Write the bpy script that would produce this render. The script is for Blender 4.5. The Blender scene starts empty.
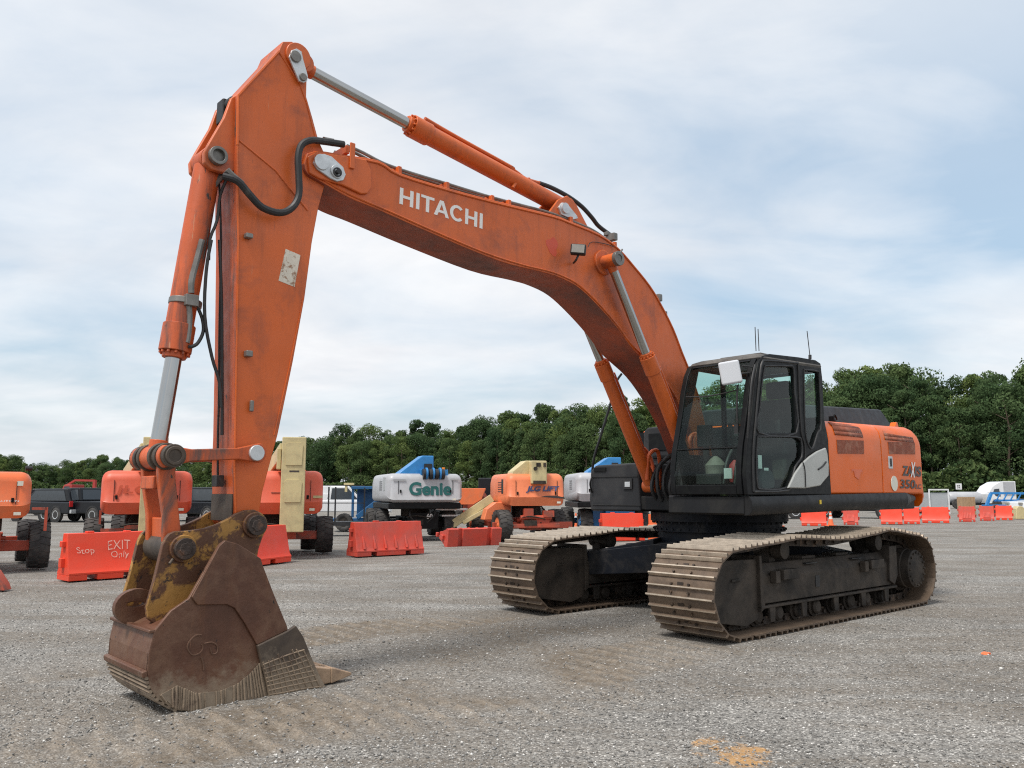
import bpy, bmesh, math, random
import numpy as np
from math import radians as R, sin, cos, pi, atan, sqrt
from mathutils import Vector, Matrix, Quaternion
from mathutils.geometry import tessellate_polygon

random.seed(7); np.random.seed(7)
S = bpy.context.scene
C = S.collection

# ------------------------------------------------------------------ camera, sky, sun, exposure
CAM_F, CAM_H, PITCH = 827.81, 1.4876, atan((493.6 - 384) / 827.81)
cam = bpy.data.cameras.new('camera')
cam.sensor_width = 36; cam.lens = CAM_F * 36 / 1024; cam.clip_end = 5000; cam.clip_start = .1
co = bpy.data.objects.new('camera', cam); C.objects.link(co); S.camera = co
co.location = (0, 0, CAM_H); co.rotation_euler = (pi / 2 + PITCH, 0, 0)

SUN_DIR = Vector((-.38, -.42, 1)).normalized()
SUN_EL = math.asin(SUN_DIR.z); SUN_AZ = math.atan2(SUN_DIR.x, SUN_DIR.y)
W = bpy.data.worlds.new('World'); S.world = W; W.use_nodes = True
nt = W.node_tree; nt.nodes.clear()
def N(nt, t, **k):
    n = nt.nodes.new(t)
    for a, b in k.items():
        if a.startswith('_'): n.inputs[a[1:].replace('_', ' ')].default_value = b
        else: setattr(n, a, b)
    return n
def ramp(nt, src, pts):
    r = nt.nodes.new('ShaderNodeValToRGB'); e = r.color_ramp.elements
    while len(e) < len(pts): e.new(.5)
    for i, (p, c) in enumerate(pts):
        e[i].position = p; e[i].color = c if len(c) == 4 else (*c, 1)
    nt.links.new(src, r.inputs[0]); return r.outputs[0]
def g(v): return (v, v, v, 1)
def mth(nt, op, a, b=None, clamp=False):
    m = nt.nodes.new('ShaderNodeMath'); m.operation = op; m.use_clamp = clamp
    for i, x in enumerate((a, b)):
        if x is None: continue
        if isinstance(x, (int, float)): m.inputs[i].default_value = x
        else: nt.links.new(x, m.inputs[i])
    return m.outputs[0]
def mix(nt, f, a, b, mode='MIX'):
    m = nt.nodes.new('ShaderNodeMix'); m.data_type = 'RGBA'; m.blend_type = mode
    for i, x in ((0, f), (6, a), (7, b)):
        if isinstance(x, (int, float)) and i == 0: m.inputs[0].default_value = x
        elif isinstance(x, (tuple, list)): m.inputs[i].default_value = x if len(x) == 4 else (*x, 1)
        else: nt.links.new(x, m.inputs[i])
    return m.outputs[2]
def noise(nt, vec, scale, detail=5, rough=.55, dist=0, out='Fac'):
    n = nt.nodes.new('ShaderNodeTexNoise'); n.inputs['Scale'].default_value = scale
    n.inputs['Detail'].default_value = detail; n.inputs['Roughness'].default_value = rough
    n.inputs['Distortion'].default_value = dist
    if vec is not None: nt.links.new(vec, n.inputs['Vector'])
    return n.outputs[out]
def mapping(nt, vec, scale=(1, 1, 1), loc=(0, 0, 0), rot=(0, 0, 0)):
    m = nt.nodes.new('ShaderNodeMapping'); m.inputs['Scale'].default_value = scale
    m.inputs['Location'].default_value = loc; m.inputs['Rotation'].default_value = rot
    nt.links.new(vec, m.inputs['Vector']); return m.outputs[0]

sky = N(nt, 'ShaderNodeTexSky', sky_type='NISHITA'); sky.sun_disc = False
sky.sun_elevation = SUN_EL; sky.sun_rotation = SUN_AZ; sky.air_density = 1.2; sky.dust_density = 2.5
tc = nt.nodes.new('ShaderNodeTexCoord')
sx = nt.nodes.new('ShaderNodeSeparateXYZ'); nt.links.new(tc.outputs['Generated'], sx.inputs[0])
den = mth(nt, 'ADD', mth(nt, 'MAXIMUM', sx.outputs[2], 0.0), .22)
cx = nt.nodes.new('ShaderNodeCombineXYZ')
nt.links.new(mth(nt, 'DIVIDE', sx.outputs[0], den), cx.inputs[0]); nt.links.new(mth(nt, 'DIVIDE', sx.outputs[1], den), cx.inputs[1])
v1 = mapping(nt, cx.outputs[0], (1.0, 1.25, 1), (1.3, 0.4, 0), (0, 0, R(24)))
n1 = noise(nt, v1, .62, 8, .48, .35)
v2 = mapping(nt, cx.outputs[0], (1.3, 2.1, 1), (4.0, 2.0, 0), (0, 0, R(20)))
n2 = noise(nt, v2, 1.3, 10, .55, .6)
cov = ramp(nt, mth(nt, 'ADD', mth(nt, 'MULTIPLY', n1, .78), mth(nt, 'MULTIPLY', n2, .22)), [(.36, g(.06)), (.47, g(.6)), (.58, g(1))])
high = ramp(nt, sx.outputs[2], [(.0, g(.45)), (.12, g(.0)), (.36, g(.25)), (.6, g(.8))])   # thicker veil overhead
cov2 = mth(nt, 'MAXIMUM', cov, high)
n3 = noise(nt, v1, 1.1, 9, .55, .4)
ccol = ramp(nt, n3, [(.32, (3.75, 3.88, 4.1)), (.5, (4.35, 4.43, 4.56)), (.68, (4.95, 4.98, 5.02))])
base = mix(nt, .62, sky.outputs[0], (1.55, 2.4, 3.15))
col = mix(nt, cov2, base, ccol)
bg = nt.nodes.new('ShaderNodeBackground'); bg.inputs['Strength'].default_value = .14
nt.links.new(col, bg.inputs[0]); wo = nt.nodes.new('ShaderNodeOutputWorld'); nt.links.new(bg.outputs[0], wo.inputs[0])

sl = bpy.data.lights.new('sun', 'SUN'); sl.energy = 2.3; sl.angle = R(14); sl.color = (1, .955, .9)
so = bpy.data.objects.new('sun', sl); C.objects.link(so); so.rotation_euler = SUN_DIR.to_track_quat('Z', 'Y').to_euler()
so.location = (0, 0, 30)
S.view_settings.view_transform = 'Standard'; S.view_settings.look = 'None'
S.view_settings.exposure = .6; S.cycles.use_denoising = False; S.cycles.filter_width = 1.15; S.cycles.sample_clamp_indirect = 4; S.view_settings.gamma = 1; S.view_settings.use_curve_mapping = False

# ------------------------------------------------------------------ helpers
def smooth_px(L, n=4):
    o = []
    for i in range(len(L) - 1):
        a, b, c, d = (np.array(L[k]) for k in (max(i - 1, 0), i, i + 1, min(i + 2, len(L) - 1)))
        for k in range(n):
            t = k / n; o.append(tuple(.5 * ((2 * b) + (c - a) * t + (2 * a - 5 * b + 4 * c - d) * t * t + (3 * b - a - 3 * c + d) * t ** 3)))
    return o + [L[-1]]
class MB:
    def __init__(s): s.bm = bmesh.new(); s.T = Matrix.Identity(4)
    def v(s, p): return s.bm.verts.new(s.T @ Vector(p))
    def f(s, vs):
        try: return s.bm.faces.new(vs)
        except ValueError: return None
    def box(s, c, d, M=None):
        M = M or Matrix.Identity(4)
        vs = [s.v(M @ Vector((c[0] + sx * d[0] / 2, c[1] + sy * d[1] / 2, c[2] + sz * d[2] / 2))) for sx in (-1, 1) for sy in (-1, 1) for sz in (-1, 1)]
        for q in ((0, 1, 3, 2), (4, 6, 7, 5), (0, 4, 5, 1), (2, 3, 7, 6), (0, 2, 6, 4), (1, 5, 7, 3)): s.f([vs[i] for i in q])
        return s
    def hexa(s, a, b):           # two quads joined
        A = [s.v(p) for p in a]; B = [s.v(p) for p in b]
        s.f(A[::-1]); s.f(B)
        for i in range(4): s.f([A[i], A[(i + 1) % 4], B[(i + 1) % 4], B[i]])
        return s
    def prism(s, pts, y0, y1, plane='XZ', holes=()):
        def m(p, t): return {'XZ': (p[0], t, p[1]), 'XY': (p[0], p[1], t), 'YZ': (t, p[0], p[1])}[plane]
        loops = [list(pts)] + [list(h) for h in holes]
        if len(loops) == 1 and False: pass
        tri = tessellate_polygon([[Vector((p[0], p[1], 0)) for p in l] for l in loops])
        flat = [p for l in loops for p in l]
        A = [s.v(m(p, y0)) for p in flat]; B = [s.v(m(p, y1)) for p in flat]
        if len(loops) == 1: s.f(A); s.f(B[::-1])
        else:
            for t in tri: s.f([A[i] for i in t]); s.f([B[i] for i in t][::-1])
        o = 0
        for l in loops:
            n = len(l)
            for i in range(n): s.f([A[o + i], B[o + i], B[o + (i + 1) % n], A[o + (i + 1) % n]])
            o += n
        return s
    def cyl(s, p0, p1, r0, r1=None, n=20, cap=True):
        r1 = r0 if r1 is None else r1
        p0, p1 = Vector(p0), Vector(p1); d = (p1 - p0).normalized()
        u = d.orthogonal().normalized(); w = d.cross(u)
        a = [s.v(p0 + r0 * (u * cos(2 * pi * i / n) + w * sin(2 * pi * i / n))) for i in range(n)]
        b = [s.v(p1 + r1 * (u * cos(2 * pi * i / n) + w * sin(2 * pi * i / n))) for i in range(n)]
        for i in range(n): s.f([a[i], a[(i + 1) % n], b[(i + 1) % n], b[i]])
        if cap: s.f(a[::-1]); s.f(b)
        return s
    def cylf(s, c, axis, L, r, n=20):
        c = Vector(c); a = Vector(axis).normalized() * L / 2
        return s.cyl(c - a, c + a, r, n=n)
    def ring(s, c, axis, L, r0, r1, n=24):
        c = Vector(c); d = Vector(axis).normalized(); u = d.orthogonal().normalized(); w = d.cross(u)
        L_ = []
        for (r, t) in ((r0, -L / 2), (r1, -L / 2), (r1, L / 2), (r0, L / 2)):
            L_.append([s.v(c + d * t + r * (u * cos(2 * pi * i / n) + w * sin(2 * pi * i / n))) for i in range(n)])
        for k in range(4):
            a, b = L_[k], L_[(k + 1) % 4]
            for i in range(n): s.f([a[i], a[(i + 1) % n], b[(i + 1) % n], b[i]])
        return s
    def lathe(s, c, axis, prof, n=28):   # prof: (t along the axis, radius)
        c = Vector(c); d = Vector(axis).normalized(); u = d.orthogonal().normalized(); w = d.cross(u); P = None
        for k, (t, r) in enumerate(prof):
            q = [s.v(c + d * t + max(r, 1e-4) * (u * cos(2 * pi * i / n) + w * sin(2 * pi * i / n))) for i in range(n)]
            if P:
                for i in range(n): s.f([P[i], P[(i + 1) % n], q[(i + 1) % n], q[i]])
            else: s.f(q[::-1])
            P = q
        s.f(P); return s
    def tube(s, pts, r, n=8, sub=5):
        P = [Vector(p) for p in pts]; Q = []
        if sub > 1 and len(P) > 2:
            for i in range(len(P) - 1):
                a = P[max(i - 1, 0)]; b = P[i]; c = P[i + 1]; d = P[min(i + 2, len(P) - 1)]
                for k in range(sub):
                    t = k / sub
                    Q.append(.5 * ((2 * b) + (c - a) * t + (2 * a - 5 * b + 4 * c - d) * t * t + (3 * b - a - 3 * c + d) * t ** 3))
            Q.append(P[-1])
        else: Q = P
        prev = None; up = None
        for i, p in enumerate(Q):
            d = (Q[min(i + 1, len(Q) - 1)] - Q[max(i - 1, 0)]).normalized()
            if up is None: up = d.orthogonal().normalized()
            up = (up - d * up.dot(d)).normalized(); w = d.cross(up)
            q = [s.v(p + r * (up * cos(2 * pi * k / n) + w * sin(2 * pi * k / n))) for k in range(n)]
            if prev:
                for k in range(n): s.f([prev[k], prev[(k + 1) % n], q[(k + 1) % n], q[k]])
            else: s.f(q[::-1])
            prev = q
        s.f(prev); return s
    def islands(s, name, m, parent=None, bevel=0):
        left = set(s.bm.verts); res = []
        while left:
            seed = left.pop(); comp = {seed}; st = [seed]
            while st:
                v = st.pop()
                for e in v.link_edges:
                    w = e.other_vert(v)
                    if w not in comp: comp.add(w); left.discard(w); st.append(w)
            q = MB(); mp = {v: q.bm.verts.new(v.co) for v in comp}
            for f in {f for v in comp for f in v.link_faces}: q.bm.faces.new([mp[v] for v in f.verts])
            res.append(q.obj(name, m, parent, bevel=bevel))
        return res
    def bar(s, p0, p1, w, h, up=(0, 0, 1)):
        p0, p1 = Vector(p0), Vector(p1); d = (p1 - p0).normalized(); u = Vector(up); side = d.cross(u).normalized(); u = side.cross(d)
        q = [(side * (a * w / 2) + u * (b * h / 2)) for a, b in ((-1, -1), (1, -1), (1, 1), (-1, 1))]
        return s.hexa([p0 + x for x in q], [p1 + x for x in q])
    def mesh(s, name, ang=35):
        bm = s.bm; bmesh.ops.recalc_face_normals(bm, faces=bm.faces)
        for f in bm.faces: f.smooth = True
        for e in bm.edges:
            if len(e.link_faces) == 2: e.smooth = e.calc_face_angle(0) < R(ang)
        me = bpy.data.meshes.new(name); bm.to_mesh(me); bm.free(); return me
    def obj(s, name, m, parent=None, bevel=0, seg=2, ang=35):
        me = s.mesh(name, ang); me.materials.append(m)
        o = bpy.data.objects.new(name, me); C.objects.link(o)
        if parent is not None: o.parent = parent
        if bevel:
            b = o.modifiers.new('bevel', 'BEVEL'); b.width = bevel; b.segments = seg; b.limit_method = 'ANGLE'; b.angle_limit = R(38); b.harden_normals = True
        return o
def tag(o, label=None, cat=None, group=None, kind=None):
    for k, v in (('label', label), ('category', cat), ('group', group), ('kind', kind)):
        if v: o[k] = v
    return o
def thing(name, label, cat, loc=(0, 0, 0), rz=0, group=None):
    o = bpy.data.objects.new(name, None); C.objects.link(o); o.location = loc; o.rotation_euler = (0, 0, rz); o.empty_display_size = .2
    return tag(o, label, cat, group)
def dup(o, parent=None):
    c = o.copy(); C.objects.link(c)
    if parent is not None: c.parent = parent
    for ch in list(o.children): dup(ch, c)
    return c
def ground_at(u, v):                       # image pixel -> point on the flat ground
    rv = (384 - v) / CAM_F; dy = cos(PITCH) - rv * sin(PITCH); dz = sin(PITCH) + rv * cos(PITCH)
    t = -CAM_H / dz; return (t * (u - 512) / CAM_F, t * dy)
def at_depth(u, v, y):                     # image pixel -> (x, z) at world depth y
    rv = (384 - v) / CAM_F; dy = cos(PITCH) - rv * sin(PITCH); dz = sin(PITCH) + rv * cos(PITCH)
    t = y / dy; return (t * (u - 512) / CAM_F, CAM_H + t * dz)
def text_mesh(txt, h, ext=.002, off=0.0, space=1.0, bold=True):
    cu = bpy.data.curves.new('txt', 'FONT'); cu.body = txt; cu.size = 1; cu.extrude = 0; cu.offset = off; cu.space_character = space
    cu.resolution_u = 4
    o = bpy.data.objects.new('txt', cu); C.objects.link(o)
    me = bpy.data.meshes.new_from_object(o.evaluated_get(bpy.context.evaluated_depsgraph_get()))
    bpy.data.objects.remove(o)
    n = len(me.vertices); a = np.empty(n * 3); me.vertices.foreach_get('co', a); a = a.reshape(-1, 3)
    mn, mx = a.min(0), a.max(0); a[:, 0] -= mn[0]; a[:, 1] -= mn[1]
    return me, a, mx - mn
def text_on(name, txt, o, xdir, ydir, w, h, m, parent, off=.02, lift=.004, shear=0, space=1.0):
    """lettering filling a w x h rectangle whose lower-left corner is o"""
    bpy.context.view_layer.update()
    me, a, sz = text_mesh(txt, 1, off=off, space=space)
    a[:, 0] *= w / sz[0]; a[:, 1] *= h / sz[1]; a[:, 0] += shear * a[:, 1]
    X, Y = np.array(Vector(xdir).normalized()), np.array(Vector(ydir).normalized()); Z = np.cross(X, Y)
    P = np.array(o)[None] + a[:, :1] * X + a[:, 1:2] * Y + lift * Z
    me.vertices.foreach_set('co', P.ravel()); me.materials.clear(); me.materials.append(m); me.update()
    ob = bpy.data.objects.new(name, me); C.objects.link(ob); ob.parent = parent
    return ob

# ------------------------------------------------------------------ materials
def mk(name, base, rough=.5, metal=0, var=.12, vs=2.0, dirt=None, amt=.0, ds=2.5, dsoft=.12, bump=0, bs=40, dirt2=None, amt2=0, d2s=9, stretch=(1, 1, 1), spec=.5, coat=0, fade=None, fade_amt=0, streak=0, streak_c=(.10, .04, .025), scratch=0, dust_z=0, dust_c=(.29, .228, .165)):
    m = bpy.data.materials.new(name); m.use_nodes = True; nt = m.node_tree; b = nt.nodes['Principled BSDF']
    tc = nt.nodes.new('ShaderNodeTexCoord'); oc = tc.outputs['Object']; st = mapping(nt, oc, stretch)
    lo = tuple(c * (1 - var) for c in base); hi = tuple(min(1, c * (1 + var)) for c in base)
    c = ramp(nt, noise(nt, oc, vs, 6, .6), [(.3, lo), (.7, hi)])
    if fade: c = mix(nt, mth(nt, 'MULTIPLY', ramp(nt, noise(nt, oc, vs * .6, 4, .6, .3), [(.4, g(0)), (.7, g(1))]), fade_amt), c, fade)
    r = rough
    def layer(c, dc, amt, sc, soft, seed):
        n = noise(nt, mapping(nt, st, (1, 1, 1), (seed, seed * .7, seed * .3)), sc, 10, .68, .4)
        th = .5 + (.5 - amt) * .42
        f = ramp(nt, n, [(th - soft * .5, g(0)), (th + soft * .5, g(1))]); return mix(nt, f, c, dc), f
    f = None
    if dirt: c, f = layer(c, dirt, amt, ds, dsoft, 3.1)
    if dirt2: c, f2 = layer(c, dirt2, amt2, d2s, .04, 8.3)
    if streak:
        f3 = ramp(nt, noise(nt, mapping(nt, oc, (7, 7, .55)), 1.6, 8, .7, .3), [(.52, g(0)), (.70, g(streak))]); c = mix(nt, f3, c, streak_c)
    if scratch:
        for k_, rot_ in ((0, .5), (1, -1.1)):
            f4 = ramp(nt, noise(nt, mapping(nt, oc, (22, 22, 1.2), (k_ * 4.1, 2, 0), (.3 * k_, rot_, 0)), 2.2, 4, .6), [(.70, g(0)), (.73, g(scratch))])
            c = mix(nt, f4, c, (.50, .24, .13) if k_ else (.13, .05, .03))
    if dust_z:
        sz_ = nt.nodes.new('ShaderNodeSeparateXYZ'); nt.links.new(oc, sz_.inputs[0])
        h_ = mth(nt, 'ADD', mth(nt, 'DIVIDE', sz_.outputs[2], dust_z), mth(nt, 'MULTIPLY', noise(nt, oc, 7, 8, .7), 1.1))
        c = mix(nt, ramp(nt, h_, [(.65, g(.92)), (1.45, g(0))]), c, dust_c)
    nt.links.new(c, b.inputs['Base Color'])
    rr = ramp(nt, noise(nt, oc, vs * 3, 5), [(.3, g(max(0, rough - .08))), (.7, g(min(1, rough + .1)))])
    nt.links.new(rr, b.inputs['Roughness'])
    b.inputs['Metallic'].default_value = metal; b.inputs['Specular IOR Level'].default_value = spec
    if coat: b.inputs['Coat Weight'].default_value = coat; b.inputs['Coat Roughness'].default_value = .15
    if bump:
        bp = nt.nodes.new('ShaderNodeBump'); bp.inputs['Strength'].default_value = bump; bp.inputs['Distance'].default_value = .02
        nt.links.new(noise(nt, oc, bs, 6, .65), bp.inputs['Height']); nt.links.new(bp.outputs[0], b.inputs['Normal'])
    return m
OR = (.60, .112, .014)
M = {}
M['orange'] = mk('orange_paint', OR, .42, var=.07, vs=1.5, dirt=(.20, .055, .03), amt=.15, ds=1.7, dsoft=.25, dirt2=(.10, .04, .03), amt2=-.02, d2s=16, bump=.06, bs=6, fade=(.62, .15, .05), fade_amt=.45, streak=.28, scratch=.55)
M['orange_front'] = mk('orange_worn', (.53, .095, .022), .5, streak=.75, scratch=.7, streak_c=(.06, .035, .03), var=.12, vs=3, dirt=(.16, .07, .05), amt=.3, ds=3.5, dsoft=.12, dirt2=(.045, .035, .03), amt2=.16, d2s=10, stretch=(1, 1, .35), bump=.1, bs=12)
M['orange_house'] = mk('orange_gloss', (.74, .128, .006), .33, var=.03, vs=1, spec=.35, dirt=(.55, .11, .01), amt=.1, ds=1.5, dsoft=.3)
M['orange_under'] = mk('orange_shaded', (.40, .07, .022), .6, streak=.3, scratch=.3, var=.15, vs=2.5, dirt=(.16, .06, .045), amt=.45, ds=1.6, dsoft=.3, bump=.12, bs=14)  # darker orange with underside shade put into the colour, plus real dirt and streaks
M['black'] = mk('black_paint', (.008, .0085, .0095), .42, spec=.15, var=.2, vs=4, dirt=(.020, .023, .021), amt=.15, ds=4, dsoft=.3)
M['deck'] = mk('deck_paint', (.013, .0135, .015), .45, spec=.18, var=.2, vs=3, dirt=(.028, .027, .025), amt=.25, ds=2.2, dsoft=.3)
M['darkgrey'] = mk('dark_grey_paint', (.026, .027, .030), .5, spec=.25, var=.12, vs=3, dirt=(.05, .05, .05), amt=.2, ds=3, dsoft=.3)
M['roof'] = mk('dusty_roof', (.075, .07, .064), .7, var=.25, vs=4, dirt=(.16, .148, .13), amt=.3, ds=4, dsoft=.3)
M['frame'] = mk('dusty_frame', (.022, .019, .0165), .68, spec=.25, var=.3, vs=3, dirt=(.095, .076, .06), amt=.36, ds=2.2, dsoft=.35, bump=.15, bs=18)
M['navy'] = mk('carbody_paint', (.007, .009, .014), .55, spec=.2, var=.3, vs=3, dirt=(.05, .045, .04), amt=.2, ds=3, dsoft=.3)
M['shoe_worn'] = mk('worn_grouser', (.50, .42, .33), .38, metal=.45, var=.25, vs=9)
M['shoe'] = mk('track_steel', (.11, .078, .055), .58, metal=.2, var=.3, vs=5, dirt=(.16, .112, .075), amt=.38, ds=5, dsoft=.25, dirt2=(.07, .05, .04), amt2=.12, d2s=9, bump=.25, bs=25)
M['link'] = mk('track_link_steel', (.05, .038, .03), .6, metal=.4, var=.3, vs=8, dirt=(.16, .11, .075), amt=.3, ds=9)
M['bucket'] = mk('bucket_rust', (.105, .044, .025), .5, metal=.15, dust_z=.55, streak=.5, streak_c=(.16, .07, .03), scratch=.4, var=.35, vs=2.5, dirt=(.155, .082, .05), amt=.38, ds=2.6, dsoft=.16, dirt2=(.022, .016, .014), amt2=.12, d2s=11, bump=.2, bs=16)
M['rust_y'] = mk('worn_yellow', (.34, .175, .04), .6, var=.3, vs=4, dirt=(.10, .042, .02), amt=.55, ds=4.5, dsoft=.06, dirt2=(.03, .017, .013), amt2=.24, d2s=12, bump=.2, bs=22)
M['wear'] = mk('worn_steel_dusty', (.27, .205, .145), .7, metal=.1, var=.25, vs=7, dirt=(.11, .075, .055), amt=.3, ds=5, bump=.3, bs=25)
M['weardk'] = mk('wear_plate', (.055, .043, .035), .6, metal=.2, var=.3, vs=4, dirt=(.12, .09, .065), amt=.33, ds=3, dsoft=.3)
M['cutter'] = mk('cutter_plate', (.06, .045, .036), .6, metal=.2, var=.3, vs=4, dirt=(.12, .09, .065), amt=.33, ds=3, dsoft=.3, dust_z=.62)
M['tooth'] = mk('tooth_steel', (.33, .225, .145), .6, var=.25, vs=8, dirt=(.2, .13, .09), amt=.3, ds=8, bump=.2, bs=30)
M['chrome'] = mk('chrome_rod', (.42, .42, .41), .16, metal=1, var=.05)
M['zinc'] = mk('zinc_plate', (.55, .57, .58), .38, metal=.5, var=.15, vs=12)
M['steel'] = mk('dull_steel', (.20, .19, .175), .45, metal=.6, var=.3, vs=8)
M['rubber'] = mk('black_rubber', (.018, .018, .019), .55, var=.2, dirt=(.05, .047, .042), amt=.2, ds=6)
M['tyre'] = mk('tyre_rubber', (.028, .027, .027), .8, var=.3, vs=4, dirt=(.085, .078, .07), amt=.32, ds=3.5, dsoft=.3)
M['silver'] = mk('silver_panel', (.42, .425, .40), .38, metal=.25, var=.04, coat=.2)
M['white'] = mk('white_paint', (.72, .73, .73), .35, var=.05, dirt=(.45, .44, .42), amt=.15, ds=2, dsoft=.3)
M['offwhite'] = mk('offwhite', (.7, .68, .58), .5, var=.03)
M['sticker'] = mk('peeling_sticker', (.66, .60, .50), .5, var=.08, vs=30, dirt=(.30, .17, .10), amt=.35, ds=22, dsoft=.1)
M['grille'] = mk('dusty_grille', (.24, .062, .028), .7, var=.2, vs=14, dirt=(.32, .13, .08), amt=.4, ds=6, bump=.5, bs=120)
M['ltr_dark'] = mk('dark_lettering', (.045, .035, .035), .4, var=.02)
M['ltr_white'] = mk('white_lettering', (.78, .76, .73), .45, var=.03)
M['ltr_teal'] = mk('teal_lettering', (.015, .13, .125), .4, var=.02)
M['ltr_blue'] = mk('blue_lettering', (.05, .07, .17), .4, var=.02)
M['cream'] = mk('cream_paint', (.56, .47, .25), .45, var=.07, vs=2, dirt=(.36, .30, .17), amt=.25, ds=2.5, dsoft=.3)
M['lift_orange'] = mk('lift_orange', (.72, .15, .045), .4, var=.06, dirt=(.5, .16, .07), amt=.25, ds=2, dsoft=.3)
M['lift_red'] = mk('lift_faded_red', (.60, .078, .030), .45, var=.08, dirt=(.62, .14, .08), amt=.35, ds=1.3, dsoft=.4)
M['lift_coral'] = mk('lift_coral', (.76, .21, .085), .45, var=.06, dirt=(.6, .15, .06), amt=.25, ds=2, dsoft=.4)
M['lift_frame'] = mk('lift_frame_red', (.42, .07, .035), .5, var=.15, dirt=(.2, .07, .05), amt=.35, ds=3)
M['blue'] = mk('lift_blue', (.03, .22, .52), .38, var=.06, dirt=(.02, .13, .33), amt=.25, ds=2, dsoft=.3)
M['bluedk'] = mk('dark_blue_paint', (.012, .09, .22), .45, var=.1)
M['grey'] = mk('lift_grey', (.40, .41, .43), .42, var=.05, dirt=(.30, .30, .30), amt=.2, ds=2, dsoft=.35)
M['barrier'] = mk('barrier_plastic', (.78, .048, .016), .42, var=.07, vs=1.5, dirt=(.62, .085, .045), amt=.25, ds=1.5, dsoft=.5, spec=.4, dirt2=(.30, .07, .05), amt2=-.05, d2s=8, scratch=.3)
M['barrier_old'] = mk('barrier_faded', (.60, .058, .032), .5, var=.08, vs=1.5, dirt=(.42, .09, .07), amt=.35, ds=2.5, dsoft=.4, spec=.4, dirt2=(.22, .06, .05), amt2=-.02, d2s=8, scratch=.4, streak=.3)
M['chalk'] = mk('marker_writing', (.80, .42, .34), .7, var=.05)
M['cone'] = mk('cone_orange', (.80, .16, .05), .5, var=.04)
M['car_black'] = mk('car_black', (.008, .009, .012), .3, var=.02, coat=.15, spec=.3)
M['car_white'] = mk('car_white', (.70, .71, .72), .25, var=.02, coat=.5)
M['autoglass'] = mk('car_glass', (.05, .06, .07), .06, var=.0)
M['tail'] = mk('tail_lamp', (.5, .02, .02), .2, var=0)
M['dred'] = mk('dark_red_paint', (.35, .035, .03), .45, var=.1)
M['wood'] = mk('crate_wood', (.36, .24, .14), .7, var=.2, vs=5, stretch=(1, 1, 6))
M['trailer'] = mk('trailer_grey', (.38, .40, .41), .4, var=.05)
M['fabric'] = mk('seat_fabric', (.010, .010, .011), .85, var=.2, vs=10)
M['beige'] = mk('beige_plastic', (.13, .12, .09), .6, var=.1)
M['bag'] = mk('pale_bag', (.16, .145, .12), .6, var=.2, vs=8)
M['redcloth'] = mk('red_item', (.35, .03, .03), .6, var=.1)
M['bark'] = mk('bark', (.12, .09, .065), .85, var=.3, vs=6, bump=.3, bs=8)
M['lamp'] = mk('lamp_lens', (.28, .27, .24), .2, var=.1, vs=20)
M['amber'] = mk('amber_lens', (.8, .25, .03), .3, var=.05)
M['sage'] = mk('pinkpatch', (.60, .075, .03), .45, var=.05)
def glass(name, tint, refl=.1):
    m = bpy.data.materials.new(name); m.use_nodes = True; nt = m.node_tree; nt.nodes.clear()
    t = N(nt, 'ShaderNodeBsdfTransparent'); t.inputs[0].default_value = (*tint, 1)
    gl = N(nt, 'ShaderNodeBsdfGlossy'); gl.inputs['Roughness'].default_value = .02; gl.inputs[0].default_value = (.9, .95, .95, 1)
    lw = N(nt, 'ShaderNodeLayerWeight'); lw.inputs[0].default_value = .5
    f = mth(nt, 'ADD', mth(nt, 'MULTIPLY', mth(nt, 'POWER', lw.outputs['Facing'], 4.0), .6), refl, True)
    df = N(nt, 'ShaderNodeBsdfDiffuse'); df.inputs[0].default_value = (.35, .36, .34, 1)
    tcn = nt.nodes.new('ShaderNodeTexCoord')
    dust = ramp(nt, noise(nt, tcn.outputs['Object'], 2.5, 7, .6), [(.4, g(.0)), (.75, g(.035))])
    ms = N(nt, 'ShaderNodeMixShader'); nt.links.new(f, ms.inputs[0]); nt.links.new(t.outputs[0], ms.inputs[1]); nt.links.new(gl.outputs[0], ms.inputs[2])
    m2 = N(nt, 'ShaderNodeMixShader'); nt.links.new(dust, m2.inputs[0]); nt.links.new(ms.outputs[0], m2.inputs[1]); nt.links.new(df.outputs[0], m2.inputs[2])
    o = N(nt, 'ShaderNodeOutputMaterial'); nt.links.new(m2.outputs[0], o.inputs[0]); return m
M['glass'] = glass('cab_glass', (.66, .82, .76), .02)
M['glass_far'] = glass('rear_glass', (.74, .92, .88), .01)
M['mirror'] = mk('mirror_shell', (.58, .60, .63), .18, var=.02)
# ------------------------------------------------------------------ the excavator (local frame: +X ahead, +Y its left, the side we see)
EX_O, EX_A = (2.7835, 11.3057), 3.8836
def at(u, v, Y):
    rx = (u - 512) / CAM_F; rv = (384 - v) / CAM_F
    dy = cos(PITCH) - rv * sin(PITCH); dz = sin(PITCH) + rv * cos(PITCH)
    c, s = cos(EX_A), sin(EX_A)
    ox, oy = c * (-EX_O[0]) + s * (-EX_O[1]), s * EX_O[0] - c * EX_O[1]
    mx, my = c * rx + s * dy, -s * rx + c * dy
    t = (Y - oy) / my
    return Vector((ox + t * mx, Y, CAM_H + t * dz))
def xz(l, Y):
    return [(p.x, p.z) for p in (at(u, v, Y) for u, v in l)]
EX = thing('excavator', 'large orange tracked excavator with black cab, raised boom and rusty bucket resting on the gravel', 'excavator', (*EX_O, 0), EX_A)
UNDER = -.03

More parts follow.
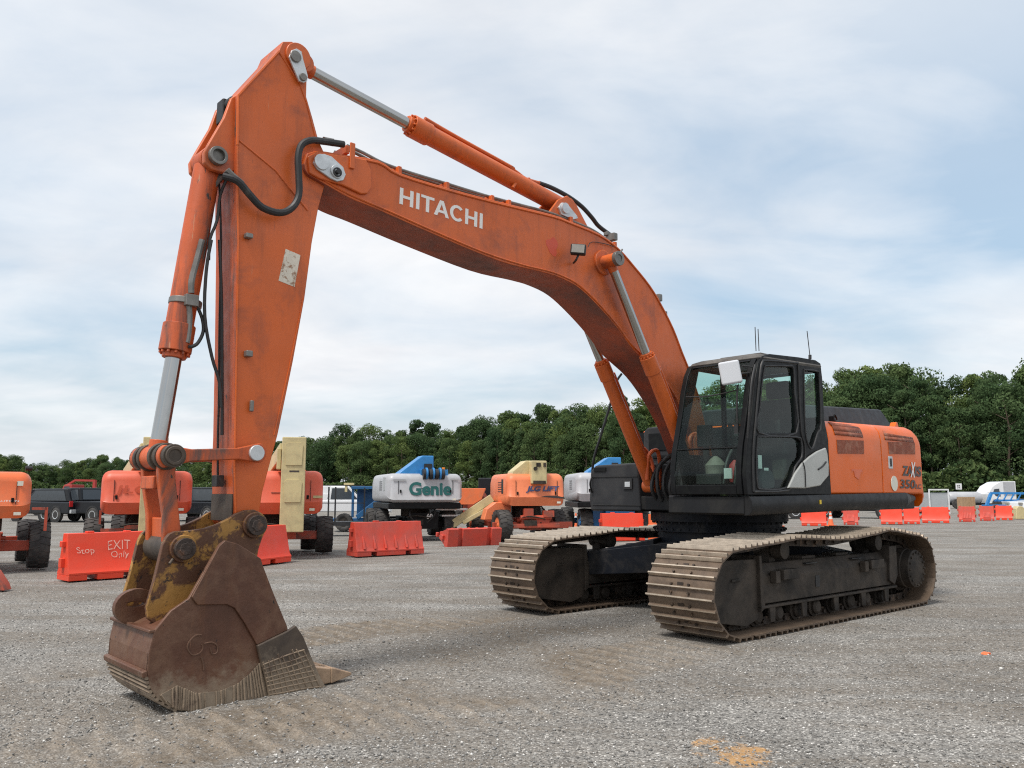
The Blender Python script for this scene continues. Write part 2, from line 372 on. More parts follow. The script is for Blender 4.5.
# ---- tracks
SHW, TG = .84, 1.314
def track_path():
    P = []
    zc, r = .475, .425
    for i in range(13):                       # front idler, from the bottom up
        a = -pi / 2 + pi * i / 12; P.append((2.11 + (r + .03) * cos(a), .475 + .445 * sin(a)))
    P += [(1.75, .945), (1.35, .965), (.95, 1.0), (.55, .985), (.1, .955), (-.35, .955), (-.8, .985), (-1.3, 1.03), (-1.55, 1.0), (-1.9, .955)]
    for i in range(11):
        a = pi / 2 + pi * i / 10; P.append((-2.14 + r * cos(a), .48 + .45 * sin(a)))
    P += [(-1.5, .03), (-.75, .03), (0, .03), (.75, .03), (1.5, .03)]
    return P
def resample(P, n):
    Q = P + [P[0]]; d = [0]
    for a, b in zip(Q, Q[1:]): d.append(d[-1] + math.dist(a, b))
    out = []
    for k in range(n):
        t = d[-1] * k / n; i = max(j for j in range(len(d)) if d[j] <= t); f = (t - d[i]) / max(1e-9, d[i + 1] - d[i]) if i + 1 < len(d) else 0
        out.append((Q[i][0] + f * (Q[i + 1][0] - Q[i][0]), Q[i][1] + f * (Q[i + 1][1] - Q[i][1])))
    return out
def track(s):
    yc = s * TG; n = 52; P = resample(track_path(), n); m = MB(); lk = MB()
    for i in range(n):
        p = Vector((P[i][0], 0, P[i][1])); q = Vector((P[(i + 1) % n][0], 0, P[(i + 1) % n][1]))
        t = (q - p).normalized(); o = Vector((t.z, 0, -t.x)); L = (q - p).length; c = (p + q) / 2
        # outward normal: away from the middle of the loop
        if o.dot(c - Vector((max(-2.1, min(2.1, c.x)), 0, .5))) < 0: o = -o
        def pt(a, y, h): return c + t * a + Vector((0, y, 0)) + o * h
        w = SHW / 2
        # plate section with three grousers, extruded across; a small cut-away at each end keeps the edge toothed
        sec = [(-.49 * L, -.018), (-.49 * L, .0), (-.44 * L, .034), (-.37 * L, .034), (-.33 * L, .0), (.0, -.002), (.05 * L, .030), (.11 * L, .030), (.15 * L, .0),
               (.42 * L, -.004), (.49 * L, -.012), (.49 * L, -.018)]
        jit = random.uniform(-.006, .006)
        A = [m.v(pt(a, yc - w + jit, h)) for a, h in sec]; B = [m.v(pt(a, yc + w + jit, h)) for a, h in sec]
        m.f(A[::-1]); m.f(B)
        for k in range(len(sec)):
            ff = m.f([A[k], A[(k + 1) % len(sec)], B[(k + 1) % len(sec)], B[k]])
            if k in (1, 2, 5, 6) and ff: ff.material_index = 1
        for sy in (-1, 1):                    # chain links and bolts inside the shoe
            u = [pt(a, yc + sy * .085 - .02, h) for a, h in ((-.55 * L, -.02), (.55 * L, -.02), (.5 * L, -.105), (-.5 * L, -.105))]
            v = [pt(a, yc + sy * .085 + .02, h) for a, h in ((-.55 * L, -.02), (.55 * L, -.02), (.5 * L, -.105), (-.5 * L, -.105))]
            lk.hexa(u, v)
            for bx in (-.2, .2): lk.cyl(pt(bx * L, yc + sy * .11, -.005), pt(bx * L, yc + sy * .11, .022), .014, n=6)
        lk.cyl(pt(.5 * L, yc - .13, -.06), pt(.5 * L, yc + .13, -.06), .025, n=8)
        # dark mud-relief windows in the shoe centre
        lk.box((0, 0, 0), (.05, .075, .006), Matrix.Translation(pt(.18 * L, yc, .003)) @ Matrix((t, Vector((0, 1, 0)), o)).transposed().to_4x4())
    T = m.obj('track', M['shoe'], EX, ang=25); T.data.materials.append(M['shoe_worn']); T.rotation_euler.z = UNDER
    lk.obj('track_chain', M['link'], T, ang=30)
    fr = MB(); ys = s
    # side frame: boxed beam, sloping top
    y0, y1 = yc - .24, yc + .24
    fr.prism([(y0, .30), (y1, .30), (y1, .58), (y1 - .10, .72), (y0 + .10, .72), (y0, .58)], -1.62, 1.45, 'YZ')
    fr.prism([(y0 - .02, .255), (y1 + .03, .255), (y1 + .03, .285), (y0 - .02, .285)], -1.70, 1.50, 'YZ')
    # idler yoke at the front
    fr.prism([(1.42, .29), (1.52, .14), (1.72, .09), (2.28, .18), (2.44, .36), (2.44, .62), (2.30, .80), (1.46, .78)], yc - .22, yc - .12)
    fr.prism([(1.42, .29), (1.52, .14), (1.72, .09), (2.28, .18), (2.44, .36), (2.44, .62), (2.30, .80), (1.46, .78)], yc + .12, yc + .22)
    fr.box((1.9, yc + .225, .58), (.16, .02, .03))
    fr.prism([(1.42, .26), (1.46, .82), (1.50, .82), (1.50, .22)], yc - .27, yc + .265)
    # ribs, step blocks, hose box
    oy = yc + s * .24
    for x in (.98, -1.05): fr.box((x, oy + s * .05, .60), (.34, .10, .11)); fr.box((x + .25, oy + s * .04, .58), (.09, .08, .13))
    fr.prism([(-1.62, .30), (-1.72, .42), (-1.72, .80), (-1.52, .80), (-1.48, .36)], yc - .25, yc + .275)
    for x in (.2, -.6): fr.box((x, yc, .735), (.30, .2, .035))
    for x in (1.28, .62, -.1, -.78, -1.4):       # track guides hanging between the rollers
        for sy in (-1, 1): fr.prism([(x - .06, .27), (x + .06, .27), (x + .045, .10), (x - .045, .10)], yc + sy * .235, yc + sy * .265)
    F = fr.obj('track_frame', M['frame'], T, bevel=.008)
    hole = MB(); hole.box((.28, oy + s * .002, .47), (.09, .01, .13)); hole.box((.35, yc + s * .17, .68), (.24, .10, .012)); hole.box((-.75, yc + s * .17, .68), (.26, .10, .012))
    hole.islands('frame_opening', M['rubber'], T)
    idl = MB(); idl.lathe((2.11, yc - .09, .475), (0, 1, 0), [(-.0, .12), (0, .33), (.03, .36), (.03, .40), (.15, .40), (.15, .36), (.18, .33), (.18, .12)], 32)
    idl.obj('idler_wheel', M['link'], T)
    for k in range(8):
        x = 1.42 - k * .41; r = MB()
        r.lathe((x, yc - .19, .165), (0, 1, 0), [(0, .06), (.02, .085), (.05, .085), (.06, .115), (.13, .115), (.14, .09), (.24, .09), (.25, .115), (.32, .115), (.33, .085), (.36, .085), (.38, .06)], 20)
        r.obj('track_roller', M['frame'], T)
    for x in (.95, -1.3):
        r = MB(); r.lathe((x, yc - .12, .85), (0, 1, 0), [(0, .045), (0, .085), (.08, .085), (.09, .07), (.22, .07), (.23, .095), (.36, .095), (.37, .05)], 20)
        r.box((x, yc, .76), (.12, .14, .12)); r.obj('carrier_roller', M['frame'], T)
    sp = MB(); sp.lathe((-2.14, yc - s * .14, .48), (0, s, 0), [(0, .25), (.02, .31), (.24, .31), (.26, .27), (.36, .265), (.37, .25), (.47, .25), (.48, .235)], 32)
    for k in range(20):
        a = 2 * pi * k / 20; sp.prism([(-2.14 + .29 * cos(a - .07), .48 + .29 * sin(a - .07)), (-2.14 + .37 * cos(a - .03), .48 + .37 * sin(a - .03)), (-2.14 + .37 * cos(a + .03), .48 + .37 * sin(a + .03)), (-2.14 + .29 * cos(a + .07), .48 + .29 * sin(a + .07))], yc - .03, yc + .03)
    for k in range(16):
        a = 2 * pi * k / 16; q = (-2.14 + .215 * cos(a), yc + s * .345, .48 + .215 * sin(a)); sp.cylf(q, (0, 1, 0), .03, .016, 6)
    sp.obj('sprocket', M['frame'], T)
for s in (1, -1): track(s)

# ---- car body between the tracks
cb = MB()
cb.prism([(-1.0, .50), (1.0, .50), (1.0, .83), (-1.0, .83)], -.78, .78, 'XZ')
for sx in (-1, 1):
    for sy in (-1, 1):
        a0 = [(sx * .55, sy * .35, .50), (sx * .95, sy * .75, .50), (sx * .95, sy * .75, .86), (sx * .55, sy * .35, .93)]
        b0 = [(sx * .95, sy * 1.12, .42), (sx * 1.42, sy * 1.12, .42), (sx * 1.42, sy * 1.12, .72), (sx * .95, sy * 1.12, .74)]
        cb.hexa([(sx * .35, sy * .6, .48), (sx * 1.0, sy * .3, .48), (sx * 1.0, sy * .3, .9), (sx * .35, sy * .6, .92)], b0)
        cb.hexa([(sx * .2, sy * .5, .5), (sx * .9, 0, .5), (sx * .9, 0, .88), (sx * .2, sy * .5, .9)], b0)
cb.cyl((0, 0, .8), (0, 0, 1.0), .80, n=48)
CB = cb.obj('undercarriage_frame', M['navy'], EX, bevel=.01); CB.rotation_euler.z = UNDER
tt = MB(); tt.lathe((0, 0, 1.0), (0, 0, 1), [(0, .80), (.0, .86), (.05, .86), (.05, .82), (.13, .82), (.13, .90), (.24, .90), (.26, .88)], 56)
for k in range(44):
    a = 2 * pi * k / 44; tt.cyl((.87 * cos(a), .87 * sin(a), 1.16), (.87 * cos(a), .87 * sin(a), 1.1), .016, n=6); 
    tt.cylf((.83 * cos(a), .83 * sin(a), 1.03), (cos(a), sin(a), 0), .09, .013, 6)
tt.obj('swing_ring', M['navy'], EX)

# ---- deck
dk = MB()
DZ0, DZ1 = 1.25, 1.465
dk.prism([(1.62, .42), (1.62, 1.44), (-2.86, 1.44), (-2.86, -1.44), (.9, -1.44), (.9, -.42), (1.05, -.42), (1.05, .42)], 1.27, 1.455, 'XY')
DK = dk.obj('deck', M['deck'], EX, bevel=.02)
sk = MB()                                      # rounded skirt along the left side
sec = [(1.43, 1.25), (1.50, 1.26), (1.535, 1.31), (1.535, 1.40), (1.51, 1.46), (1.43, 1.475)]
def skirt(xa, xb, za, zb):
    A = [sk.v((xa, y, z + za)) for y, z in sec]; B = [sk.v((xb, y, z + zb)) for y, z in sec]
    sk.f(A[::-1]); sk.f(B)
    for k in range(len(sec)): sk.f([A[k], A[(k + 1) % len(sec)], B[(k + 1) % len(sec)], B[k]])
XD = at(905, 495, 1.5).x; XE = at(917, 492, 1.5).x; skirt(1.66, XD, -.005, .04)
A = [sk.v((XD - .001, y, z + .04)) for y, z in sec]; B = [sk.v((XE, y - .06, 1.47 + (z - 1.47) * .45)) for y, z in sec]
sk.f(A[::-1]); sk.f(B)
for k in range(len(sec)): sk.f([A[k], A[(k + 1) % len(sec)], B[(k + 1) % len(sec)], B[k]])
sk.hexa([(1.64, .42, 1.25), (1.64, 1.45, 1.25), (1.64, 1.45, 1.47), (1.64, .42, 1.47)], [(1.68, .44, 1.27), (1.68, 1.44, 1.27), (1.67, 1.44, 1.45), (1.67, .44, 1.45)])
sk.obj('side_skirt', M['deck'], DK, bevel=.006)
st = MB(); q = at(820.5, 502, 1.54); st.box((q.x, 1.541, q.z), (.035, .006, .05)); st.obj('reflector', mk('yellow_sticker', (.7, .5, .03), .5), DK)

# ---- engine housing, left side doors
sect = [(1.47, 1.478), (1.50, 1.50), (1.505, 1.9), (1.503, 2.18), (1.495, 2.25), (1.475, 2.315), (1.43, 2.37), (1.36, 2.405), (1.2, 2.42), (-1.40, 2.42), (-1.49, 2.3), (-1.49, 1.478)]
def loft_sec(m_, L_):
    pv = None
    for xx_, kk in L_:
        up_ = .055 * (xx_ + .2) / (-2.8)
        q_ = [m_.v((xx_, y, z if z < 2.1 else 2.1 + (z - 2.1 + up_ * (z - 2.1) / .3) * kk)) for y, z in sect]
        if pv:
            for i_ in range(len(q_)): m_.f([pv[i_], pv[(i_ + 1) % len(q_)], q_[(i_ + 1) % len(q_)], q_[i_]])
        else: m_.f(q_)
        pv = q_
    m_.f(pv[::-1])
h1 = MB(); XR = at(921.3, 465, 1.5).x; XS = at(881.6, 460, 1.5).x; loft_sec(h1, [(-.20, 1), (XS + .008, 1)]); H1 = h1.obj('engine_housing', M['orange_house'], EX, bevel=.012)
h2 = MB(); loft_sec(h2, [(XS - .008, 1), (XR + .20, 1), (XR + .12, .97), (XR + .05, .88), (XR + .01, .74), (XR, .6)]); H2 = h2.obj('side_door', M['orange_house'], H1, bevel=.012)
def px_panel(name, L, Y, m, parent, th=.006):
    b = MB(); P = xz(L, Y); b.prism(P, Y, Y + th); return b.obj(name, m, parent)
def xat(u, v): return at(u, v, 1.5).x
# lower grilles on the flat face
for (ua, ub, vt, vb) in ((836.5, 863.3, 439.8, 453.8), (888, 914.5, 441.8, 454.2)):
    px_panel('grille', [(ua, vt), (ub, vt + .8), (ub + .3, vb + .1), (ua + .8, vb - .3)], 1.504, M['grille'], H1)
# upper grilles on the rolled edge
def strip(name, xa, xb, secs, m, parent):
    b = MB(); n = len(secs)
    for i in range(n - 1):
        (y0, z0), (y1, z1) = secs[i], secs[i + 1]
        b.f([b.v((xa, y0, z0)), b.v((xb, y0, z0)), b.v((xb, y1, z1)), b.v((xa, y1, z1))])
    o = b.obj(name, m, parent); sd = o.modifiers.new('s', 'SOLIDIFY'); sd.thickness = .006; sd.offset = 0; return o
top_s = [(1.506, 2.225), (1.496, 2.275), (1.468, 2.345), (1.415, 2.392)]
for ua, ub in ((834.5, 862.5), (884.5, 913)): strip('grille', xat(ua, 431), xat(ub, 433), top_s, M['grille'], H1)
# paint patch, round patch, latch
b = MB(); c = at(894.4, 483.4, 1.508); b.cylf((c.x, 1.508, c.z), (0, 1, 0), .006, .105, 28); b.obj('round_patch', M['offwhite'], H2)
b = MB(); c = at(890.5, 462.5, 1.508); b.box((c.x, 1.507, c.z), (.13, .012, .17)); L = b.obj('door_latch', M['zinc'], H2, bevel=.004)
b = MB(); b.box((c.x, 1.515, c.z), (.05, .006, .11)); b.obj('latch_recess', M['rubber'], H2)
b = MB(); c = at(857, 472, 1.506); b.prism([(c.x - .16, c.z + .035), (c.x + .16, c.z + .035), (c.x + .16, c.z + .015), (c.x + .09, c.z + .01), (c.x + .07, c.z - .06), (c.x - .04, c.z - .10), (c.x - .09, c.z - .02), (c.x - .16, c.z + .015)], 1.5055, 1.5075)
b.obj('paint_patch', mk('patch_orange', (.62, .10, .015), .3), H1)
def px_text(name, txt, l, r, tl, Y, m, parent, off=.03, space=1.0, lift=.004):
    a, b_, t = at(*l, Y), at(*r, Y), at(*tl, Y)
    xd = (b_ - a); yd = (t - a); yd = yd - xd.normalized() * yd.dot(xd.normalized()) * 0
    return text_on(name, txt, a, xd, yd, xd.length, yd.length, m, parent, off=off, space=space, lift=lift)
px_text('lettering', 'ZA', (902.3, 475.6), (912.6, 476.4), (902.5, 465.5), 1.508, M['ltr_dark'], H2, .04)
px_text('lettering', 'IS', (914.6, 476.5), (921.0, 477), (914.8, 466.0), 1.508, M['ltr_dark'], H2, .04)
px_text('lettering', 'X', (910.4, 477.2), (914.6, 477.5), (911.0, 462), 1.510, M['ltr_white'], H2, .03)
px_text('lettering', '350', (900.2, 488.4), (915.2, 488.8), (900.5, 479.3), 1.508, M['ltr_dark'], H2, .028)
px_text('lettering', 'LC', (915.8, 488.7), (921.0, 489), (916, 484.0), 1.508, M['ltr_dark'], H2, .028)
b = MB(); b.box((-.187, -.02, 1.94), (.018, 2.9, .92)); b.obj('bulkhead', M['black'], EX)
# ---- counterweight
cw = MB(); ring_ = [(XR - .012, 1.49), (XR - .10, 1.47), (XR - .18, 1.41), (-3.28, 1.28), (-3.38, 1.0), (-3.5, .6), (-3.55, 0), (-3.5, -.6), (-3.38, -1.0), (-3.25, -1.28), (-3.1, -1.42), (XR - .012, -1.48)]
prevr = None
for zz_, ins in [(1.30, .07), (1.36, .02), (1.45, .0), (1.8, .015), (2.1, .02), (2.25, .045), (2.35, .10), (2.41, .22), (2.43, .5)]:
    q_ = [cw.v((max(x_ * (1 - ins / 3.6), x_) if False else x_ + (ins if x_ < XR - .02 else ins * .0), y_ * (1 - ins / 1.5), zz_)) for x_, y_ in ring_]
    if prevr:
        for i_ in range(len(q_)): cw.f([prevr[i_], prevr[(i_ + 1) % len(q_)], q_[(i_ + 1) % len(q_)], q_[i_]])
    else: cw.f(q_)
    prevr = q_
cw.f(prevr[::-1]); cw.obj('counterweight', M['orange_house'], EX)
# ---- hood on top
hd = MB(); P = [(-.25, 2.41), (-.25, 2.74), (-2.35, 2.76), (-2.62, 2.43)]
pa = at(827, 408, 1.0); pb = at(886, 409, 1.0); pc = at(896, 424, 1.0)
hd.hexa([(-.25, -.5, 2.41), (pc.x, -.5, 2.41), (pc.x, 1.02, 2.41), (-.25, 1.02, 2.41)], [(-.25, -.4, pa.z), (pb.x, -.4, pb.z), (pb.x, .92, pb.z), (-.25, .92, pa.z)])
HD = hd.obj('engine_hood', M['darkgrey'], EX, bevel=.03)
b = MB(); q = at(834, 417, 1.1); b.box((q.x, 1.06, 2.47), (.05, .05, .14)); b.box((q.x - .08, 1.06, 2.45), (.05, .04, .1)); b.tube([(q.x, 1.08, 2.45), (q.x - .02, 1.1, 2.56), (q.x - .08, 1.1, 2.5)], .012); b.obj('hood_latch', M['black'], HD)
b = MB(); q = at(895, 424, 1.15); b.prism([(q.x + .14, 2.39), (q.x - .13, 2.39), (q.x - .05, 2.56), (q.x + .0, 2.56)], 1.08, 1.17); b.obj('lifting_lug', M['orange_house'], EX, bevel=.01)

# ---- cab
CY0, CY1 = .50, 1.50
def cz(u, v, ox=670, oy=340, k=4.8): return (ox + u / k, oy + v / k)
out = [cz(*p) for p in ((372, 745), (362, 640), (372, 500), (392, 360), (408, 200), (424, 110), (446, 76), (480, 66), (620, 82), (700, 96), (724, 112), (732, 180), (742, 380), (765, 500), (776, 742))]
w_up = [cz(*p) for p in ((455, 124), (560, 124), (592, 138), (598, 250), (606, 446), (424, 444), (430, 330), (442, 200))]
w_lo = [cz(*p) for p in ((420, 462), (606, 466), (630, 490), (632, 560), (600, 610), (566, 706), (440, 716), (418, 690), (414, 560))]
w_re = [cz(*p) for p in ((642, 142), (706, 150), (716, 180), (726, 400), (708, 450), (684, 520), (662, 500), (650, 440), (644, 300))]
fr = MB(); fr.prism(xz(out, CY1), CY1 - .05, CY1, holes=[xz(w_up, CY1), xz(w_lo, CY1), xz(w_re, CY1)])
CAB = fr.obj('cab', M['black'], EX, bevel=.012)
door_rim = MB()                                # raised rubber / frame around the door and windows
def loop3(L, Y): return [at(u, v, Y) for u, v in L] + [at(*L[0], Y)]
for L in (w_up, w_lo, w_re): door_rim.tube(loop3(L, CY1 - .0), .012, 6, 3)
dl = [cz(*p) for p in ((402, 728), (398, 560), (412, 380), (430, 180), (442, 108), (470, 98), (600, 110), (614, 124), (620, 250), (630, 440), (646, 500), (648, 570), (628, 600), (585, 668), (566, 722))]
door_rim.tube(loop3(dl, CY1 + .004), .014, 6, 3); door_rim.obj('door_seal', M['rubber'], CAB)
def front_x(z):                                # cab nose profile, from the traced outline
    P = sorted([(p[1], p[0]) for p in xz(out[:7], CY1)])
    return float(np.interp(z, [a for a, _ in P], [b for _, b in P])) + .02
zb, zt = 1.475, 3.04
zs = [1.475, 1.6, 1.8, 2.0, 2.2, 2.45, 2.7, 2.9, 3.0, 3.04]
fp = MB()
def sweep_front(ya, yb, dx=.06):
    prev = None
    for z in zs:
        x = front_x(z); q = [fp.v((x, ya, z)), fp.v((x, yb, z)), fp.v((x - dx, yb, z)), fp.v((x - dx, ya, z))]
        if prev:
            for k in range(4): fp.f([prev[k], prev[(k + 1) % 4], q[(k + 1) % 4], q[k]])
        else: fp.f(q[::-1])
        prev = q
    fp.f(prev)
sweep_front(CY1 - .12, CY1 - .052); sweep_front(CY0, CY0 + .07)
def fbar(z0, z1, dx=.07, out_=.0):
    x0, x1 = front_x(z0) + out_, front_x(z1) + out_
    fp.hexa([(x0, CY0 + .071, z0), (x0, CY1 - .121, z0), (x1, CY1 - .121, z1), (x1, CY0 + .071, z1)], [(x0 - dx, CY0 + .071, z0), (x0 - dx, CY1 - .121, z0), (x1 - dx, CY1 - .121, z1), (x1 - dx, CY0 + .071, z1)])
fbar(1.475, 1.585); fbar(2.995, 3.04); fbar(1.985, 2.005, .03, .0)
fp.obj('windshield_frame', M['black'], CAB, bevel=.015)
# other side and rear frame
bk = MB(); oth = [(1.45, 1.475), (1.62, 2.1), (1.25, 3.04), (-.12, 3.04), (-.15, 1.475)]
bk.prism(oth, CY0, CY0 + .05, holes=[[(1.38, 1.95), (1.46, 2.12), (1.14, 2.99), (.62, 2.99), (.62, 1.95)], [(.56, 1.95), (.56, 2.99), (-.06, 2.99), (-.06, 1.95)]])
bk.prism([(CY0 + .051, 1.475), (CY1 - .051, 1.475), (CY1 - .051, 3.04), (CY0 + .051, 3.04)], -.17, -.12, 'YZ', holes=[[(CY0 + .10, 2.44), (CY1 - .10, 2.44), (CY1 - .10, 3.0), (CY0 + .10, 3.0)]])
bk.box((.65, 1.0, 1.485), (1.6, .88, .02))
bk.obj('cab_shell', M['black'], CAB, bevel=.01)
def gl(name, P, Y0, Y1, m=None):
    b = MB(); b.f([b.v((x, Y0, z)) for x, z in P]); return b.obj(name, m or M['glass'], CAB)
gl('door_window', xz(w_up, CY1), CY1 - .03, CY1 - .024); gl('lower_door_window', xz(w_lo, CY1), CY1 - .03, CY1 - .024); gl('side_window', xz(w_re, CY1), CY1 - .03, CY1 - .024)
gl('side_window', [(1.38, 1.94), (1.47, 2.12), (1.14, 3.0), (-.07, 3.0), (-.07, 1.94)], CY0 + .02, CY0 + .026, M['glass_far'])
b = MB(); b.f([b.v((-.15, y, z)) for y, z in ((CY0 + .09, 2.43), (CY1 - .09, 2.43), (CY1 - .09, 3.01), (CY0 + .09, 3.01))]); b.obj('rear_window', M['glass_far'], CAB)
def fglass(name, z0, z1):
    b = MB(); prev = None; n = 10
    for i in range(n + 1):
        z = z0 + (z1 - z0) * i / n; x = front_x(z) - .015; r = []
        for j in range(7):
            y = CY0 + .06 + (CY1 - CY0 - .17) * j / 6; r.append(b.v((x + .0 * sin(pi * j / 6), y, z)))
        if prev:
            for j in range(6): b.f([prev[j], prev[j + 1], r[j + 1], r[j]])
        prev = r
    return b.obj(name, M['glass'], CAB)
fglass('windshield', 2.0, 3.0); fglass('lower_windshield', 1.58, 1.99)
# roof: crowned slab with rounded rim
rf = MB(); sx0, sx1 = 1.30, -.16
rows = []
prof = [(.02, 0), (.01, .025), (.03, .055), (.10, .08), (.25, .095)]
def rr(ins, z):
    xa, xb, ya, yb = sx0 + .02 - ins, sx1 - .02 + ins, CY0 - .02 + ins, CY1 + .02 - ins; c = .09; P = []
    for (cx_, cy_, a0) in ((xa - c, yb - c, 0), (xb + c, yb - c, 90), (xb + c, ya + c, 180), (xa - c, ya + c, 270)):
        for k in range(5): a = R(a0 + 22.5 * k); P.append((cx_ + c * cos(a), cy_ + c * sin(a), z - max(0, cx_ - .6) * .06))
    return P
zr = 3.045
for ins, dz in prof: rows.append([rf.v(p) for p in rr(ins, zr + dz)])
rf.f(rows[0][::-1]); rf.f(rows[-1])
for a, b_ in zip(rows, rows[1:]):
    n = len(a)
    for k in range(n): rf.f([a[k], a[(k + 1) % n], b_[(k + 1) % n], b_[k]])
RF = rf.obj('roof', M['roof'], CAB)
b = MB(); b.prism([(.95, .72), (.95, 1.3), (.25, 1.3), (.25, .72)], zr + .075, zr + .11, 'XY'); b.obj('roof_hatch', M['roof'], CAB, bevel=.02)
b = MB()
for (u, v, du, dv, Y) in ((810, 357, -3, -26, 1.2), (756, 351, -1, -24, .7), (759, 351, -1, -22, .75)):
    p = at(u, v, Y); q = at(u + du, v + dv, Y); b.tube([p, q], .006, 5, 1)
b.cyl(at(810, 359, 1.2), at(810, 355, 1.2), .02); b.obj('antenna', M['rubber'], CAB)
# silver quarter panel
sp_ = [cz(*p) for p in ((567, 711), (600, 640), (634, 592), (668, 560), (706, 534), (748, 516), (756, 545), (762, 600), (762, 652), (748, 668), (722, 700), (650, 713))]
b = MB(); b.prism(xz(sp_, 1.53), 1.502, 1.535); b.obj('rear_quarter_panel', M['silver'], CAB, bevel=.018, seg=3)
b = MB(); b.tube([at(*cz(636, 582), 1.537), at(*cz(646, 610), 1.541), at(*cz(650, 650), 1.541), at(*cz(652, 708), 1.541)], .006, 6, 3); b.tube([at(*cz(750, 585), 1.541), at(*cz(735, 605), 1.541), at(*cz(712, 622), 1.541)], .01, 6, 3); b.obj('panel_seam', M['rubber'], CAB)
# mirror
mc = at(730.3, 372.6, 1.30)
b = MB(); uu = (at(741, 373, 1.30) - at(719, 372, 1.30)); vv = (at(730, 361, 1.30) - at(730, 384, 1.30))
Mm = Matrix.Translation(mc) @ Matrix.Rotation(R(-50), 4, 'Z') @ Matrix.Rotation(R(9), 4, 'Y')
b.box((0, 0, 0), (.235, .05, .265), Mm); MI = b.obj('mirror', M['mirror'], CAB, bevel=.035, seg=3)
b = MB(); pe = at(752, 371, 1.45); b.tube([mc - Vector((.05, 0, 0)), (mc + pe) / 2 + Vector((0, 0, -.02)), pe - Vector((.12, 0, 0))], .012, 6, 4)
b.tube([at(742, 366, 1.4), at(752, 367, 1.46), at(756, 372, 1.46)], .010, 6, 4); b.obj('mirror_arm', M['rubber'], CAB)
# wiper, handrails
b = MB(); x = front_x(2.6) + .03
b.tube([at(738, 433, 1.33), at(737, 410, 1.33), at(737.5, 385, 1.33)], .012, 6, 3); b.tube([at(737.5, 390, 1.33), at(710, 396, .95), at(686, 397, .62)], .008, 6, 3)
b.box(at(737, 430, 1.34), (.04, .05, .14)); b.obj('wiper', M['rubber'], CAB)
b = MB(); hl = [at(*cz(575, 140), 1.53), at(*cz(583, 180), 1.545), at(*cz(588, 235), 1.545)]
b.tube([at(*cz(408, 120), 1.52), at(*cz(392, 200), 1.55), at(*cz(380, 340), 1.55), at(*cz(372, 470), 1.52)], .012, 6, 4); b.obj('handrail', M['rubber'], CAB)
# inside: seat, console, levers, bag, papers
b = MB(); b.box((.35, 1.0, 1.98), (.55, .52, .16)); b.box((.07, 1.0, 2.35), (.14, .52, .66), Matrix.Translation((0, 0, 0))); b.obj('seat', M['fabric'], CAB, bevel=.06, seg=3)
b = MB(); b.box((.06, 1.0, 2.80), (.12, .32, .22)); b.obj('headrest', M['fabric'], CAB, bevel=.04, seg=3)
b = MB(); b.box((.4, 1.33, 2.02), (.62, .14, .16)); b.box((.4, .68, 2.02), (.62, .14, .16)); b.box((.25, 1.0, 1.70), (.5, .5, .4)); b.obj('console', M['black'], CAB, bevel=.03)
b = MB(); b.box((.30, 1.2, 1.78), (.42, .2, .3)); b.obj('seat_box', M['beige'], CAB, bevel=.05, seg=3)
for yy in (1.33, .68):
    b = MB(); b.cyl((.66, yy, 2.08), (.69, yy, 2.26), .014); b.cyl((.69, yy, 2.24), (.70, yy, 2.36), .026, .03); b.obj('control_lever', M['rubber'], CAB)
b = MB(); b.box((1.22, .66, 2.18), (.05, .2, .26)); b.box((1.2, .66, 1.85), (.06, .06, .5)); b.obj('monitor', M['black'], CAB, bevel=.01)
b = MB(); b.lathe((1.22, .80, 1.60), (0, 0, 1), [(0, .10), (.06, .13), (.14, .12), (.22, .13), (.30, .06), (.33, .02)], 14); o = b.obj('plastic_bag', M['bag'], CAB)
b = MB(); b.box((1.2, .78, 1.66), (.3, .34, .12)); b.tube([(1.3, 1.1, 1.6), (1.25, 1.1, 1.8), (1.1, 1.05, 1.95)], .02); b.tube([(1.3, .95, 1.6), (1.22, .95, 1.85), (1.1, .95, 2.0)], .02); b.obj('travel_pedal', M['rubber'], CAB)
b = MB(); b.box((1.35, 1.05, 1.72), (.02, .10, .12), Matrix.Identity(4)); b.obj('paper_tag', M['white'], CAB)
b = MB(); b.lathe((1.15, 1.02, 1.62), (0, 0, 1), [(0, .07), (.1, .09), (.2, .07), (.26, .02)], 12); b.obj('red_bag', M['redcloth'], CAB)
b = MB(); q = at(*cz(432, 585), 1.46); b.box((q.x, 1.46, q.z), (.075, .004, .15)); q = at(*cz(462, 620), 1.46); b.box((q.x, 1.46, q.z), (.09, .004, .03)); b.obj('notice_sticker', M['white'], CAB)
b = MB(); b.lathe(at(*cz(452, 680), 1.40), (0, 1, 0), [(0, .14), (.03, .16), (.05, .14), (.05, .06)], 20); b.obj('door_speaker', M['darkgrey'], CAB)

